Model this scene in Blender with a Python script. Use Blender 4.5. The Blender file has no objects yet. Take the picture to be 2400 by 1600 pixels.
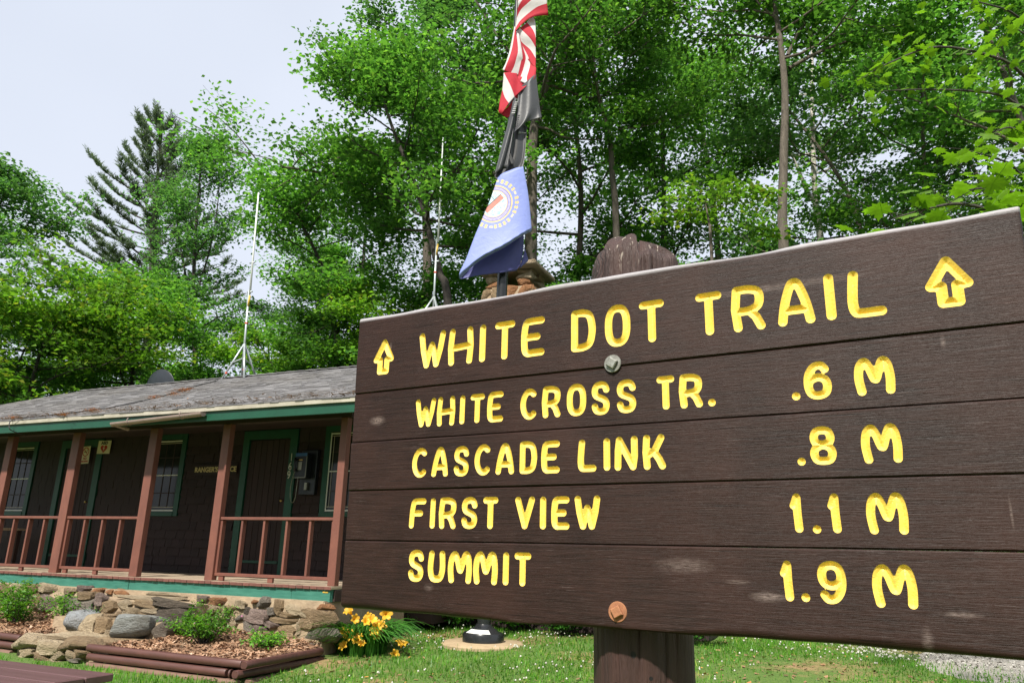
import bpy, bmesh, math, random
import numpy as np
from mathutils import Vector, Matrix, Euler

sc = bpy.context.scene
COL = sc.collection
rad = math.radians

# ------------------------------------------------------------------ camera, sky, sun, exposure
FPX, ROLL, CAMH = 1750.0, 0.025, 1.35
PITCH = math.atan((407 + 3600*math.tan(ROLL))/FPX)
FW = np.array([0, math.cos(PITCH), math.sin(PITCH)])
_u0 = np.array([0, -math.sin(PITCH), math.cos(PITCH)])
RT = math.cos(ROLL)*np.array([1., 0, 0]) + math.sin(ROLL)*_u0
UP = -math.sin(ROLL)*np.array([1., 0, 0]) + math.cos(ROLL)*_u0
CAM = np.array([0, 0, CAMH])
cd = bpy.data.cameras.new('camera'); cam = bpy.data.objects.new('camera', cd); COL.objects.link(cam)
cd.sensor_width = 36; cd.lens = FPX/2400*36; cd.clip_end = 1500; cd.clip_start = 0.05
m = Matrix.Identity(4)
for i in range(3):
    m[i][0] = RT[i]; m[i][1] = UP[i]; m[i][2] = -FW[i]; m[i][3] = CAM[i]
cam.matrix_world = m
sc.camera = cam

SUN_EL, SX, SY = rad(50), -0.35, -0.94
w = bpy.data.worlds.new('World'); sc.world = w; w.use_nodes = True
nt = w.node_tree; N = nt.nodes; Lk = nt.links
bg = N['Background']; bg.inputs['Strength'].default_value = 0.05
sky = N.new('ShaderNodeTexSky'); sky.sky_type = 'NISHITA'; sky.sun_disc = False
sky.sun_elevation = SUN_EL; sky.sun_rotation = math.atan2(SX, SY); sky.dust_density = 4; sky.air_density = 1.2
tc = N.new('ShaderNodeTexCoord'); nz = N.new('ShaderNodeTexNoise'); nz.inputs['Scale'].default_value = 1.6; nz.inputs['Detail'].default_value = 3
ramp = N.new('ShaderNodeMapRange'); ramp.inputs[1].default_value = .3; ramp.inputs[2].default_value = .7
ramp.inputs[3].default_value = .74; ramp.inputs[4].default_value = .95
mx = N.new('ShaderNodeMix'); mx.data_type = 'RGBA'
mx.inputs[7].default_value = (9.7, 10.4, 11.9, 1)
Lk.new(tc.outputs['Generated'], nz.inputs['Vector']); Lk.new(nz.outputs['Fac'], ramp.inputs[0]); Lk.new(ramp.outputs[0], mx.inputs[0])
Lk.new(sky.outputs[0], mx.inputs[6]); Lk.new(mx.outputs[2], bg.inputs['Color'])
sl = bpy.data.lights.new('sun', 'SUN'); sun = bpy.data.objects.new('sun', sl); COL.objects.link(sun)
sl.energy = 4.2; sl.angle = rad(2.5); sl.color = (1.0, .95, .86)
sdir = Vector((SX*math.cos(SUN_EL), SY*math.cos(SUN_EL), math.sin(SUN_EL))).normalized()
sun.rotation_euler = sdir.to_track_quat('Z', 'Y').to_euler(); sun.location = (0, 0, 30)
vs = sc.view_settings; vs.view_transform = 'Standard'; vs.look = 'None'; vs.exposure = 0.85; vs.gamma = 1; vs.use_curve_mapping = False
sc.cycles.max_bounces = 6; sc.cycles.diffuse_bounces = 3; sc.cycles.glossy_bounces = 3; sc.cycles.transmission_bounces = 4
sc.cycles.transparent_max_bounces = 6; sc.cycles.caustics_reflective = False; sc.cycles.caustics_refractive = False

# ------------------------------------------------------------------ helpers
def ray(x, y):
    d = FW*FPX + RT*(x-1200) - UP*(y-800); return d/np.linalg.norm(d)
def at(x, y, Y):                       # point seen at photo position (x, y), Y metres in front of the camera
    r = ray(x, y); return CAM + r*(Y/r[1])
EP = np.array([0.91522, -0.40294, 0.]); NQ = np.array([0.40294, 0.91522, 0.]); OO = np.array([-2.375, 10.739, 0.866])
RZ = math.atan2(EP[1], EP[0])
def cab(p, q, z): return OO + EP*p + NQ*q + np.array([0, 0, z])
def loc(P):
    d = np.asarray(P, float) - OO; return d@EP, d@NQ, d[2]
def onq(x, y, q):                      # (p, z) in the cabin frame on the vertical plane q
    r = ray(x, y); P = CAM + r*(((OO+NQ*q-CAM)@NQ)/(r@NQ)); a = loc(P); return a[0], a[2]
def sstep(a, b, x):
    t = np.clip((x-a)/(b-a), 0, 1); return t*t*(3-2*t)
def gz(x, y):
    q = (np.asarray(x)-OO[0])*NQ[0] + (np.asarray(y)-OO[1])*NQ[1]
    return -.12 + .07*np.clip(q+1.7, 0, 4) + .10*np.clip(q-4, 0, 50)

def link(o, parent=None):
    COL.objects.link(o)
    if parent is not None: o.parent = parent
    return o
def tag(o, label=None, cat=None, group=None, kind=None):
    if label: o['label'] = label
    if cat: o['category'] = cat
    if group: o['group'] = group
    if kind: o['kind'] = kind
    return o
def empty(name, loc_, rz=0, label=None, cat=None, group=None):
    o = bpy.data.objects.new(name, None); o.empty_display_size = .1
    o.location = Vector([float(a) for a in loc_]); o.rotation_euler = (0, 0, rz)
    link(o); tag(o, label, cat, group); return o
def fastmesh(name, V, F, smooth=False):
    V = np.ascontiguousarray(V, dtype=np.float32); F = np.ascontiguousarray(F, dtype=np.int32)
    me = bpy.data.meshes.new(name); k = F.shape[1]
    me.vertices.add(len(V)); me.vertices.foreach_set('co', V.ravel())
    me.loops.add(F.size); me.loops.foreach_set('vertex_index', F.ravel())
    me.polygons.add(len(F)); me.polygons.foreach_set('loop_start', np.arange(0, F.size, k, dtype=np.int32))
    if smooth: me.polygons.foreach_set('use_smooth', np.ones(len(F), dtype=bool))
    me.update(calc_edges=True); return me
def obj(name, me, mat=None, parent=None, loc_=None, rot=None, scale=None):
    if mat is not None and not me.materials:
        for a in (mat if isinstance(mat, (list, tuple)) else [mat]): me.materials.append(a)
    o = bpy.data.objects.new(name, me)
    if loc_ is not None: o.location = Vector([float(a) for a in loc_])
    if rot is not None: o.rotation_euler = rot
    if scale is not None: o.scale = scale
    return link(o, parent)
class MB:
    def __init__(s): s.v = []; s.f = []; s.m = []
    def add(s, V, F, mi=0):
        n = len(s.v); s.v += [tuple(map(float, a)) for a in V]; s.f += [tuple(i+n for i in f) for f in F]; s.m += [mi]*len(F); return s
    def box(s, x0, x1, y0, y1, z0, z1, mi=0, bev=0.0, R=None, at_=None):
        V = [(x, y, z) for z in (z0, z1) for y in (y0, y1) for x in (x0, x1)]
        F = [(0, 2, 3, 1), (4, 5, 7, 6), (0, 1, 5, 4), (2, 6, 7, 3), (0, 4, 6, 2), (1, 3, 7, 5)]
        if bev > 0:
            bm = bmesh.new(); vv = [bm.verts.new(a) for a in V]
            for f in F: bm.faces.new([vv[i] for i in f])
            bmesh.ops.bevel(bm, geom=bm.edges[:], offset=bev, segments=1, affect='EDGES')
            bm.verts.index_update(); V = [tuple(a.co) for a in bm.verts]; F = [tuple(a.index for a in f.verts) for f in bm.faces]; bm.free()
        if R is not None: V = [tuple(R @ Vector(a)) for a in V]
        if at_ is not None: V = [tuple(a[i]+at_[i] for i in range(3)) for a in V]
        return s.add(V, F, mi)
    def tube(s, pts, r, n=8, mi=0, caps=True, jit=0, rng=None):
        pts = [np.asarray(p, float) for p in pts]; rr = r if hasattr(r, '__len__') else [r]*len(pts)
        V = []; up = np.array([0.31, .2, .93])
        for i, p in enumerate(pts):
            t = pts[min(i+1, len(pts)-1)] - pts[max(i-1, 0)]; t = t/(np.linalg.norm(t)+1e-9)
            a = np.cross(t, up);
            if np.linalg.norm(a) < .1: a = np.cross(t, [1, 0, 0])
            a /= np.linalg.norm(a); b = np.cross(t, a)
            for k in range(n):
                th = 2*math.pi*k/n; q = rr[i]*(1+(rng.uniform(-jit, jit) if rng else 0))
                V.append(p + a*q*math.cos(th) + b*q*math.sin(th))
        F = [(i*n+k, i*n+(k+1) % n, (i+1)*n+(k+1) % n, (i+1)*n+k) for i in range(len(pts)-1) for k in range(n)]
        if caps: F += [tuple(range(n))[::-1], tuple(range((len(pts)-1)*n, len(pts)*n))]
        return s.add(V, F, mi)
    def lathe(s, prof, n=24, mi=0, c=(0, 0, 0)):
        V = [(c[0]+r*math.cos(2*math.pi*k/n), c[1]+r*math.sin(2*math.pi*k/n), c[2]+z) for r, z in prof for k in range(n)]
        F = [(i*n+k, i*n+(k+1) % n, (i+1)*n+(k+1) % n, (i+1)*n+k) for i in range(len(prof)-1) for k in range(n)]
        return s.add(V, F, mi)
    def mesh(s, name, smooth=False, angle=None):
        me = bpy.data.meshes.new(name); me.from_pydata(s.v, [], s.f)
        if any(s.m): me.polygons.foreach_set('material_index', s.m)
        if smooth: me.polygons.foreach_set('use_smooth', [True]*len(s.f))
        me.update()
        if angle: me.set_sharp_from_angle(angle=angle)
        return me
    def build(s, name, mat, parent=None, smooth=False, angle=None, **k):
        return obj(name, s.mesh(name, smooth, angle), mat, parent, **k)
def catmull(P, n):
    P = np.asarray(P, float); k = len(P); t = np.linspace(0, k-1, n); i = np.minimum(t.astype(int), k-2); u = (t-i)[:, None]
    g = lambda j: P[np.clip(j, 0, k-1)]
    a, b, c, d = g(i-1), g(i), g(i+1), g(i+2)
    return .5*((2*b) + (-a+c)*u + (2*a-5*b+4*c-d)*u**2 + (-a+3*b-3*c+d)*u**3)
_tc = {}
def text_mesh(s, size, ext=.001, align='CENTER', bold=0.0):
    c = bpy.data.curves.new('t', 'FONT'); c.body = s; c.size = size; c.extrude = ext; c.align_x = align; c.align_y = 'CENTER'; c.offset = bold
    o = bpy.data.objects.new('t', c); COL.objects.link(o); bpy.context.view_layer.update()
    me = bpy.data.meshes.new_from_object(o.evaluated_get(bpy.context.evaluated_depsgraph_get()))
    bpy.data.objects.remove(o); bpy.data.curves.remove(c); return me

# ------------------------------------------------------------------ materials
class NT:
    def __init__(s, name):
        s.m = bpy.data.materials.new(name); s.m.use_nodes = True; s.t = s.m.node_tree; s.N = s.t.nodes
        s.b = s.N['Principled BSDF']; s.out = s.N['Material Output']
    def n(s, ty, **kw):
        a = s.N.new('ShaderNode'+ty)
        for k, v in kw.items(): setattr(a, k, v)
        return a
    def l(s, a, b): s.t.links.new(a, b)
    def val(s, sock, v):
        if hasattr(v, 'is_output') or isinstance(v, bpy.types.NodeSocket): s.l(v, sock)
        else: sock.default_value = v
    def coord(s, which='Object', scale=(1, 1, 1), loc_=(0, 0, 0), rot=(0, 0, 0)):
        c = s.n('TexCoord'); mp = s.n('Mapping'); s.l(c.outputs[which], mp.inputs[0])
        mp.inputs['Scale'].default_value = scale; mp.inputs['Location'].default_value = loc_; mp.inputs['Rotation'].default_value = rot
        return mp.outputs[0]
    def noise(s, vec, scale, detail=4, rough=.55, dist=0):
        a = s.n('TexNoise'); s.l(vec, a.inputs['Vector']); a.inputs['Scale'].default_value = scale
        a.inputs['Detail'].default_value = detail; a.inputs['Roughness'].default_value = rough; a.inputs['Distortion'].default_value = dist
        return a.outputs['Fac']
    def rng(s, f, a, b, c=0, d=1):
        r = s.n('MapRange'); s.val(r.inputs[0], f)
        for i, v in enumerate((a, b, c, d)): r.inputs[i+1].default_value = v
        return r.outputs[0]
    def math(s, op, a, b=0.0, c=None):
        r = s.n('Math', operation=op); s.val(r.inputs[0], a); s.val(r.inputs[1], b)
        if c is not None: s.val(r.inputs[2], c)
        return r.outputs[0]
    def mix(s, f, a, b, blend='MIX'):
        r = s.n('Mix', data_type='RGBA', blend_type=blend); s.val(r.inputs[0], f)
        s.val(r.inputs[6], a if not isinstance(a, tuple) else (*a, 1)[:4]); s.val(r.inputs[7], b if not isinstance(b, tuple) else (*b, 1)[:4]); return r.outputs[2]
    def col(s, c): s.val(s.b.inputs['Base Color'], c if not isinstance(c, tuple) else (*c, 1)[:4])
    def bump(s, h, strength=.3, dist=.01):
        a = s.n('Bump'); a.inputs['Strength'].default_value = strength; a.inputs['Distance'].default_value = dist
        s.l(h, a.inputs['Height']); s.l(a.outputs[0], s.b.inputs['Normal'])
    def rough(s, r): s.val(s.b.inputs['Roughness'], r)
def simple(name, c1, c2=None, scale=6, stretch=(1, 1, 1), rough=.6, bump=.15, bdist=.005, rnd=.0, detail=5, metal=0, spec=None):
    t = NT(name); v = t.coord('Object', stretch)
    f = t.noise(v, scale, detail, .6); c2 = c2 or tuple(a*.75 for a in c1)
    c = t.mix(t.rng(f, .32, .68), c1, c2)
    if rnd:
        oi = t.n('ObjectInfo'); k = t.rng(oi.outputs['Random'], 0, 1, 1-rnd, 1+rnd)
        cx = t.n('CombineXYZ'); [t.l(k, cx.inputs[i]) for i in range(3)]
        c = t.mix(1.0, c, cx.outputs[0], 'MULTIPLY')
    t.col(c); t.rough(rough); t.b.inputs['Metallic'].default_value = metal
    if spec is not None: t.b.inputs['Specular IOR Level'].default_value = spec
    if bump: t.bump(t.noise(v, scale*2.5, 5, .65), bump, bdist)
    return t.m
M = {}
# sign board: dark brown stain with fine horizontal grain, scuffs and two knots
def sign_mat():
    t = NT('sign_stain'); v = t.coord('Object', (1, 1, 1)); g = t.coord('Object', (2.2, 55, 8)); g2 = t.coord('Object', (5, 210, 8))
    n1 = t.noise(g, 3.2, 6, .7, .4); n2 = t.noise(g2, 3.0, 4, .7); n3 = t.noise(v, 3.3, 4, .6)
    c = t.mix(t.rng(n1, .3, .72), (.0095, .0047, .0038), (.030, .0138, .0105))
    c = t.mix(t.math('MULTIPLY', t.rng(n3, .42, .7), .6), c, (.041, .0175, .013))
    # fine pale scratches that follow the grain
    oi = t.n('ObjectInfo'); kk = t.rng(oi.outputs['Random'], 0, 1, .8, 1.2); cx = t.n('CombineXYZ'); [t.l(kk, cx.inputs[i]) for i in range(3)]; c = t.mix(1.0, c, cx.outputs[0], 'MULTIPLY')
    ck = t.noise(t.coord('Object', (1.3, 75, 8)), 3.1, 3, .5); c = t.mix(t.math('MULTIPLY', t.rng(ck, .335, .29), .85), c, (.004, .0022, .0018))
    sc_ = t.math('MULTIPLY', t.rng(n2, .60, .71), t.rng(t.noise(v, 5, 5, .7), .40, .66))
    c = t.mix(t.math('MULTIPLY', sc_, .62), c, (.21, .16, .145))
    sep = t.n('SeparateXYZ'); t.l(v, sep.inputs[0])
    def spot(u, vv, ru, rv):
        a = t.math('DIVIDE', t.math('SUBTRACT', sep.outputs[0], u), ru); b = t.math('DIVIDE', t.math('SUBTRACT', sep.outputs[1], vv), rv)
        return t.math('SQRT', t.math('ADD', t.math('MULTIPLY', a, a), t.math('MULTIPLY', b, b)))
    rough_n = t.noise(t.coord('Object', (16, 230, 8)), 3, 5, .75)
    for (u, vv, ru, rv, amt) in ((.083, .521, .034, .016, .9), (1.10, .112, .03, .006, .6), (1.16, .085, .045, .012, 1.0), (1.5, .07, .04, .006, .8), (.985, .142, .075, .02, .55),
                                 (1.545, .735, .004, .06, .5), (1.60, .25, .003, .035, .7), (1.22, .75, .22, .012, .5), (1.53, .585, .006, .018, .6), (.30, .068, .018, .012, .45), (1.44, .02, .012, .03, .6), (.115, .742, .006, .016, .55)):
        d = spot(u, vv, ru, rv)
        k = t.math('MULTIPLY', t.rng(d, 1.0, .2), t.rng(rough_n, .42, .62, 0, amt))
        c = t.mix(k, c, (.26, .20, .18))
    sy = sep.outputs[1]; worn_sheen = t.math('MULTIPLY', t.rng(sy, .832, .8405), t.rng(rough_n, .25, .6, .5, 1.0)); c = t.mix(worn_sheen, c, (.40, .38, .40))  # pale rim: sky sheen painted over the worn top edge
    d = spot(.086, .521, .013, .009)
    ring = t.rng(t.math('SINE', t.math('MULTIPLY', d, 9.0)), .2, .9, 0, 1); ring = t.math('MULTIPLY', ring, t.rng(d, 1.25, 1.0))
    c = t.mix(t.math('MULTIPLY', ring, .7), c, (.16, .115, .10))
    t.col(c); t.rough(t.rng(n1, .3, .7, .38, .55)); t.b.inputs['Specular IOR Level'].default_value = .22
    h = t.math('ADD', t.math('MULTIPLY', n1, .6), t.math('MULTIPLY', n2, .8)); t.bump(h, .42, .004)
    return t.m
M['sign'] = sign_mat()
def yellow():
    t = NT('letter_yellow'); v = t.coord('Object', (1, 1, 1)); a = t.noise(v, 28, 5, .7); b = t.noise(t.coord('Object', (60, 220, 60)), 2.2, 5, .75); g = t.noise(v, 260, 3, .6)
    c = t.mix(t.rng(a, .3, .7), (.90, .67, .13), (.83, .56, .085)); c = t.mix(t.rng(b, .60, .72, 0, .65), c, (.60, .36, .05)); c = t.mix(t.rng(g, .70, .78, 0, .7), c, (.16, .09, .03))
    t.col(c); t.rough(.55); t.bump(t.math('ADD', b, g), .35, .0012); return t.m
M['yellow'] = yellow()
M['post'] = simple('post_stain', (.062, .028, .022), (.034, .016, .0125), 5, (9, 9, .8), rough=.55, bump=.6, bdist=.008)
M['steel'] = simple('weathered_zinc', (.36, .37, .34), (.2, .19, .17), 60, rough=.5, bump=.2, metal=.6)
M['rust'] = simple('rusty_iron', (.38, .16, .075), (.24, .10, .05), 90, rough=.8, bump=.4, bdist=.002)
M['brownpaint'] = simple('brown_paint', (.185, .068, .047), (.135, .049, .036), 5, (1, 1, .5), rough=.55, bump=.15, rnd=.06)
M['wallbrown'] = simple('wall_shingle_brown', (.027, .0118, .010), (.018, .0080, .0072), 7, (3, 3, .6), rough=.75, bump=.35, bdist=.006, rnd=.16)
M['green'] = simple('green_trim_paint', (.0045, .066, .036), (.004, .052, .029), 4, rough=.5, bump=.12, rnd=.05)
M['skirt'] = simple('worn_green_skirt', (.02, .125, .09), (.045, .18, .135), 4, (1.2, 1, 9), rough=.6, bump=.3)
M['soffit'] = simple('soffit_brown', (.034, .017, .013), None, 3, rough=.75)
M['deck'] = simple('worn_deck', (.42, .34, .24), (.27, .2, .145), 6, (7, .6, 7), rough=.75, bump=.3, rnd=.15)
M['deckend'] = simple('deck_brown_end', (.17, .065, .05), (.11, .045, .035), 9, rough=.7, bump=.3, rnd=.15)
M['drip'] = simple('drip_edge_tan', (.42, .39, .32), (.30, .27, .21), 4, rough=.5)
M['gutter'] = simple('gutter_brown', (.33, .25, .235), (.29, .21, .20), 8, rough=.22, bump=.03)
M['white'] = simple('white_paint', (.72, .73, .70), (.6, .6, .57), 8, rough=.5, bump=.05)
M['cream'] = simple('cream_paper', (.74, .66, .52), (.68, .6, .47), 12, rough=.6, bump=.02)
M['red'] = simple('sign_red', (.5, .03, .03), None, 9, rough=.5, bump=.0)
M['black'] = simple('black_print', (.012, .012, .013), None, 9, rough=.5, bump=0)
M['glass'] = simple('window_glass', (.012, .014, .014), (.03, .034, .03), 3, rough=.08, bump=.02, bdist=.002, spec=.3)
M['curtain'] = simple('curtain', (.3, .28, .23), None, 9, (12, 1, .4), rough=.8)
M['brass'] = simple('brass', (.5, .34, .12), None, 20, rough=.35, metal=.9, bump=0)
M['phoneblk'] = simple('phone_black', (.010, .011, .014), (.007, .008, .010), 9, rough=.35, bump=.05)
M['phonesteel'] = simple('phone_steel', (.3, .29, .22), (.2, .19, .15), 9, rough=.35, metal=.8, bump=0)
M['blue'] = simple('phone_blue', (.03, .12, .35), None, 9, rough=.4, bump=0)
M['galv'] = simple('galvanised', (.52, .56, .58), (.4, .44, .46), 20, rough=.4, metal=.5, bump=.05)
M['mast'] = simple('pale_fibreglass', (.8, .82, .8), (.72, .74, .72), 10, rough=.45, bump=.05)
M['ochre'] = simple('ochre_band', (.6, .4, .06), None, 9, rough=.5, bump=0)
M['redband'] = simple('red_clamp', (.55, .07, .03), None, 9, rough=.5, bump=0)
M['dish'] = simple('dark_dish', (.022, .027, .035), (.016, .02, .026), 6, rough=.4, bump=.05)
M['pole'] = simple('black_pole_paint', (.012, .013, .015), (.02, .021, .022), 7, rough=.25, bump=.05)
M['concrete'] = simple('pad_concrete', (.40, .30, .18), (.30, .22, .13), 7, rough=.85, bump=.4, bdist=.01)
M['mortar'] = simple('mortar', (.38, .29, .19), (.26, .19, .125), 5, rough=.9, bump=.7, bdist=.03)
M['logstain'] = simple('log_stain', (.105, .042, .034), (.068, .028, .023), 4, (.7, 6, 6), rough=.55, bump=.3, rnd=.12)
M['logpale'] = simple('log_worn', (.20, .12, .085), (.13, .07, .05), 5, (.8, 5, 5), rough=.75, bump=.4)
M['table'] = simple('table_stain', (.115, .058, .060), (.088, .042, .043), 3, (.5, 7, 7), rough=.42, bump=.15, bdist=.003, rnd=.08)
M['mulch'] = simple('mulch_ground', (.33, .19, .115), (.19, .10, .06), 16, rough=.9, bump=.8, bdist=.03)
def stone_mat():
    t = NT('field_stone'); v = t.coord('Object', (1, 1, 1)); oi = t.n('ObjectInfo')
    n = t.noise(v, 2.2, 7, .65, .5); n2 = t.noise(v, 9, 6, .7)
    vr = t.n('TexVoronoi', feature='DISTANCE_TO_EDGE'); t.l(v, vr.inputs['Vector']); vr.inputs['Scale'].default_value = 1.3
    c = t.mix(t.rng(n, .3, .7), oi.outputs['Color'], t.mix(1.0, oi.outputs['Color'], (.55, .5, .45), 'MULTIPLY'))
    c = t.mix(t.rng(n2, .58, .75, 0, .5), c, (.45, .40, .31))
    c = t.mix(t.rng(n2, .42, .28, 0, .5), c, (.07, .06, .05))
    t.col(c); t.rough(.88)
    t.bump(t.math('ADD', t.math('MULTIPLY', n, 1.2), n2), .9, .12); return t.m
M['stone'] = stone_mat()
def roof_mat():
    t = NT('asphalt_shingle'); ge = t.n('NewGeometry'); v = t.coord('Object', (1, 1, 1))
    r = ge.outputs['Random Per Island']
    c = t.mix(t.rng(r, 0, 1), (.085, .083, .087), (.20, .196, .204))
    c = t.mix(t.rng(t.noise(v, 60, 3), .35, .7, 0, .5), c, (.10, .09, .088))
    c = t.mix(t.rng(t.noise(v, .8, 4), .45, .7, 0, .35), c, (.13, .115, .10))
    t.col(c); t.rough(.85); t.bump(t.noise(v, 120, 3), .4, .004); return t.m
M['roof'] = roof_mat()
def leaf_mat(name, c1, c2, c3=None, trans=.35, rough=.45, hue=.0, tcol=None):
    t = NT(name); ge = t.n('NewGeometry'); oi = t.n('ObjectInfo'); r = ge.outputs['Random Per Island']
    c = t.mix(r, c1, c2)
    if c3: c = t.mix(t.rng(r, .86, .97), c, c3)
    k = t.math('MULTIPLY', t.rng(oi.outputs['Random'], 0, 1, .82, 1.2), t.rng(t.noise(t.coord('Object', (1, 1, 1)), .9, 3, .6), .34, .66, .72, 1.32)); cx = t.n('CombineXYZ'); [t.l(k, cx.inputs[i]) for i in range(3)]
    c = t.mix(1.0, c, cx.outputs[0], 'MULTIPLY')
    t.col(c); t.rough(rough); t.b.inputs['Specular IOR Level'].default_value = .35
    tr = t.n('BsdfTranslucent'); t.l(t.mix(1.0, c, tcol or (1.5, 1.7, .7), 'MULTIPLY'), tr.inputs['Color'])
    ms = t.n('MixShader'); ms.inputs[0].default_value = trans
    t.l(t.b.outputs[0], ms.inputs[1]); t.l(tr.outputs[0], ms.inputs[2]); t.l(ms.outputs[0], t.out.inputs['Surface']); return t.m
M['leafA'] = leaf_mat('broadleaf_green', (.046, .132, .029), (.108, .238, .049), (.17, .31, .06), trans=.5)
M['leafB'] = leaf_mat('broadleaf_dark', (.037, .108, .027), (.082, .188, .041), (.13, .25, .055), trans=.48)
M['leafC'] = leaf_mat('maple_yellow_green', (.085, .20, .024), (.165, .30, .036), (.25, .29, .04), trans=.48)
M['leafD'] = leaf_mat('broadleaf_bluish', (.052, .134, .050), (.098, .212, .075), (.14, .26, .09), trans=.48)
M['leafN'] = leaf_mat('near_maple_leaf', (.085, .19, .012), (.14, .26, .016), (.19, .29, .02), trans=.45, rough=.4)
M['needle'] = leaf_mat('pine_needles', (.065, .100, .064), (.115, .155, .100), (.14, .175, .11), trans=.25, rough=.6)
M['shrub'] = leaf_mat('shrub_leaf', (.06, .19, .02), (.13, .31, .03), (.2, .36, .04), trans=.4)
M['blade'] = leaf_mat('lily_blade', (.025, .10, .014), (.06, .19, .024), None, trans=.3)
M['grassm'] = leaf_mat('grass_blade', (.045, .15, .012), (.11, .27, .022), (.22, .28, .05), trans=.35)
M['petal'] = leaf_mat('lily_petal', (.80, .42, .03), (.85, .50, .05), None, trans=.35, tcol=(1.1, 1.1, .6))
M['clover'] = leaf_mat('clover_white', (.62, .6, .52), (.72, .7, .62), None, trans=.2, tcol=(1, 1, 1))
M['pink'] = leaf_mat('pink_flower', (.55, .2, .36), (.6, .3, .42), None, trans=.3, tcol=(1, 1, 1))
M['chips'] = leaf_mat('bark_chip', (.22, .12, .07), (.38, .235, .15), (.48, .34, .24), trans=.0)
M['litter'] = leaf_mat('dry_litter', (.16, .10, .06), (.34, .2, .11), (.5, .22, .07), trans=.05)
M['rustneedle'] = leaf_mat('rust_needles', (.42, .17, .06), (.5, .22, .08), None, trans=.05)
M['bark'] = simple('grey_bark', (.15, .125, .098), (.078, .063, .05), 4, (5, 5, .9), rough=.9, bump=.9, bdist=.03, rnd=.15)
M['barkdark'] = simple('dark_bark', (.060, .050, .042), (.034, .028, .024), 4, (5, 5, 1.2), rough=.9, bump=.8, bdist=.03, rnd=.15)
def birch():
    t = NT('birch_bark'); v = t.coord('Object', (2, 2, 14)); n = t.noise(v, 1.6, 5, .7)
    t.col(t.mix(t.rng(n, .55, .68), (.52, .48, .43), (.07, .06, .055))); t.rough(.8); t.bump(n, .4, .02); return t.m
M['birch'] = birch()
def ground_mat():
    t = NT('lawn_soil'); v = t.coord('Object', (1, 1, 1))
    a = t.noise(v, .55, 5, .6); b = t.noise(v, 7, 6, .7); c_ = t.noise(v, 30, 4, .7)
    soil = t.mix(t.rng(b, .3, .7), (.24, .15, .065), (.34, .23, .11))
    grass = t.mix(t.rng(c_, .3, .7), (.06, .13, .018), (.12, .19, .03))
    c = t.mix(t.rng(t.math('ADD', a, t.math('MULTIPLY', b, .35)), .70, .84), grass, soil)
    c = t.mix(t.rng(c_, .62, .75, 0, .4), c, (.25, .2, .09))
    t.col(c); t.rough(.95); t.bump(t.math('ADD', b, c_), .8, .04); return t.m
M['ground'] = ground_mat()
M['gravel'] = simple('grey_gravel', (.40, .37, .33), (.27, .25, .22), 40, rough=.95, bump=.9, bdist=.02)

# ------------------------------------------------------------------ ground
xs = np.concatenate([np.linspace(-160, -20, 24), np.linspace(-19, 19, 90), np.linspace(20, 160, 24)])
ys = np.concatenate([np.linspace(-60, 3, 14), np.linspace(4, 20, 60), np.linspace(21, 220, 40)])
X, Y = np.meshgrid(xs, ys); rr = np.random.RandomState(3)
Z = gz(X, Y) + .012*np.sin(X*2.1+Y*1.3)*np.cos(Y*1.7-X*.6)
V = np.stack([X, Y, Z], -1).reshape(-1, 3); nx = len(xs)
ii = (np.arange(len(ys)-1)[:, None]*nx + np.arange(nx-1)).ravel()
g = obj('ground', fastmesh('ground', V, np.stack([ii, ii+1, ii+1+nx, ii+nx], 1), True), M['ground']); tag(g, 'patchy lawn and bare soil around the sign', kind='structure')
# gravel path edge at lower right
gp = [(4.9, 10.2), (5.6, 11.2), (6.6, 12.3), (8.2, 13.3), (12, 14.6), (16, 14), (15, 9.5), (9, 8.2), (5.6, 8.6), (4.8, 9.3)]
mb = MB(); c0 = np.mean(gp, 0); ring = catmull(gp+[gp[0]], 60)[:-1]; ring += np.random.RandomState(5).normal(0, .03, ring.shape)
Vp = []; nr = 8
for k in range(nr+1):
    for p in ring:
        q = c0 + (p-c0)*k/nr; Vp.append((q[0], q[1], float(gz(*q)) + (.03 if k < nr-1 else (.012 if k < nr else -.05))))
n_ = len(ring)
mb.add(Vp, [(k*n_+i, k*n_+(i+1) % n_, (k+1)*n_+(i+1) % n_, (k+1)*n_+i) for k in range(nr) for i in range(n_)])
tag(mb.build('gravel_path', M['gravel'], smooth=True), 'grey gravel path at the edge of the lawn', kind='structure')

# ------------------------------------------------------------------ trail sign
SU = np.array([.86184, -.50719, 0.]); SN = np.array([-.50719, -.86184, 0.]); SBL = np.array([-.4594, 2.2028, 1.1927])
SROOT = SBL + SU*.826 - SN*.16
SROOT[2] = float(gz(SROOT[0], SROOT[1])) - .02
sign = empty('trail_sign', SROOT, 0, 'large dark brown wooden trail sign with carved yellow lettering on a single thick post', 'sign')
SM = Matrix(((SU[0], 0, SN[0], SBL[0]), (SU[1], 0, SN[1], SBL[1]), (0, 1, 0, SBL[2]), (0, 0, 0, 1)))   # local x = along, y = up, z = towards the reader
SLOC = Matrix.Translation(Vector(SROOT)).inverted() @ SM
def sobj(name, me, mat, parent=None):
    o = obj(name, me, mat, parent or sign)
    if parent is None: o.matrix_parent_inverse = Matrix.Identity(4); o.matrix_basis = SLOC
    return o
def arc(cx, cy, rx, ry, a0, a1, n=10):
    return [(cx+rx*math.cos(rad(a0+(a1-a0)*i/n)), cy+ry*math.sin(rad(a0+(a1-a0)*i/n))) for i in range(n+1)]
def cm(P, n=26): return [tuple(a) for a in catmull(P, n)]
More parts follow.
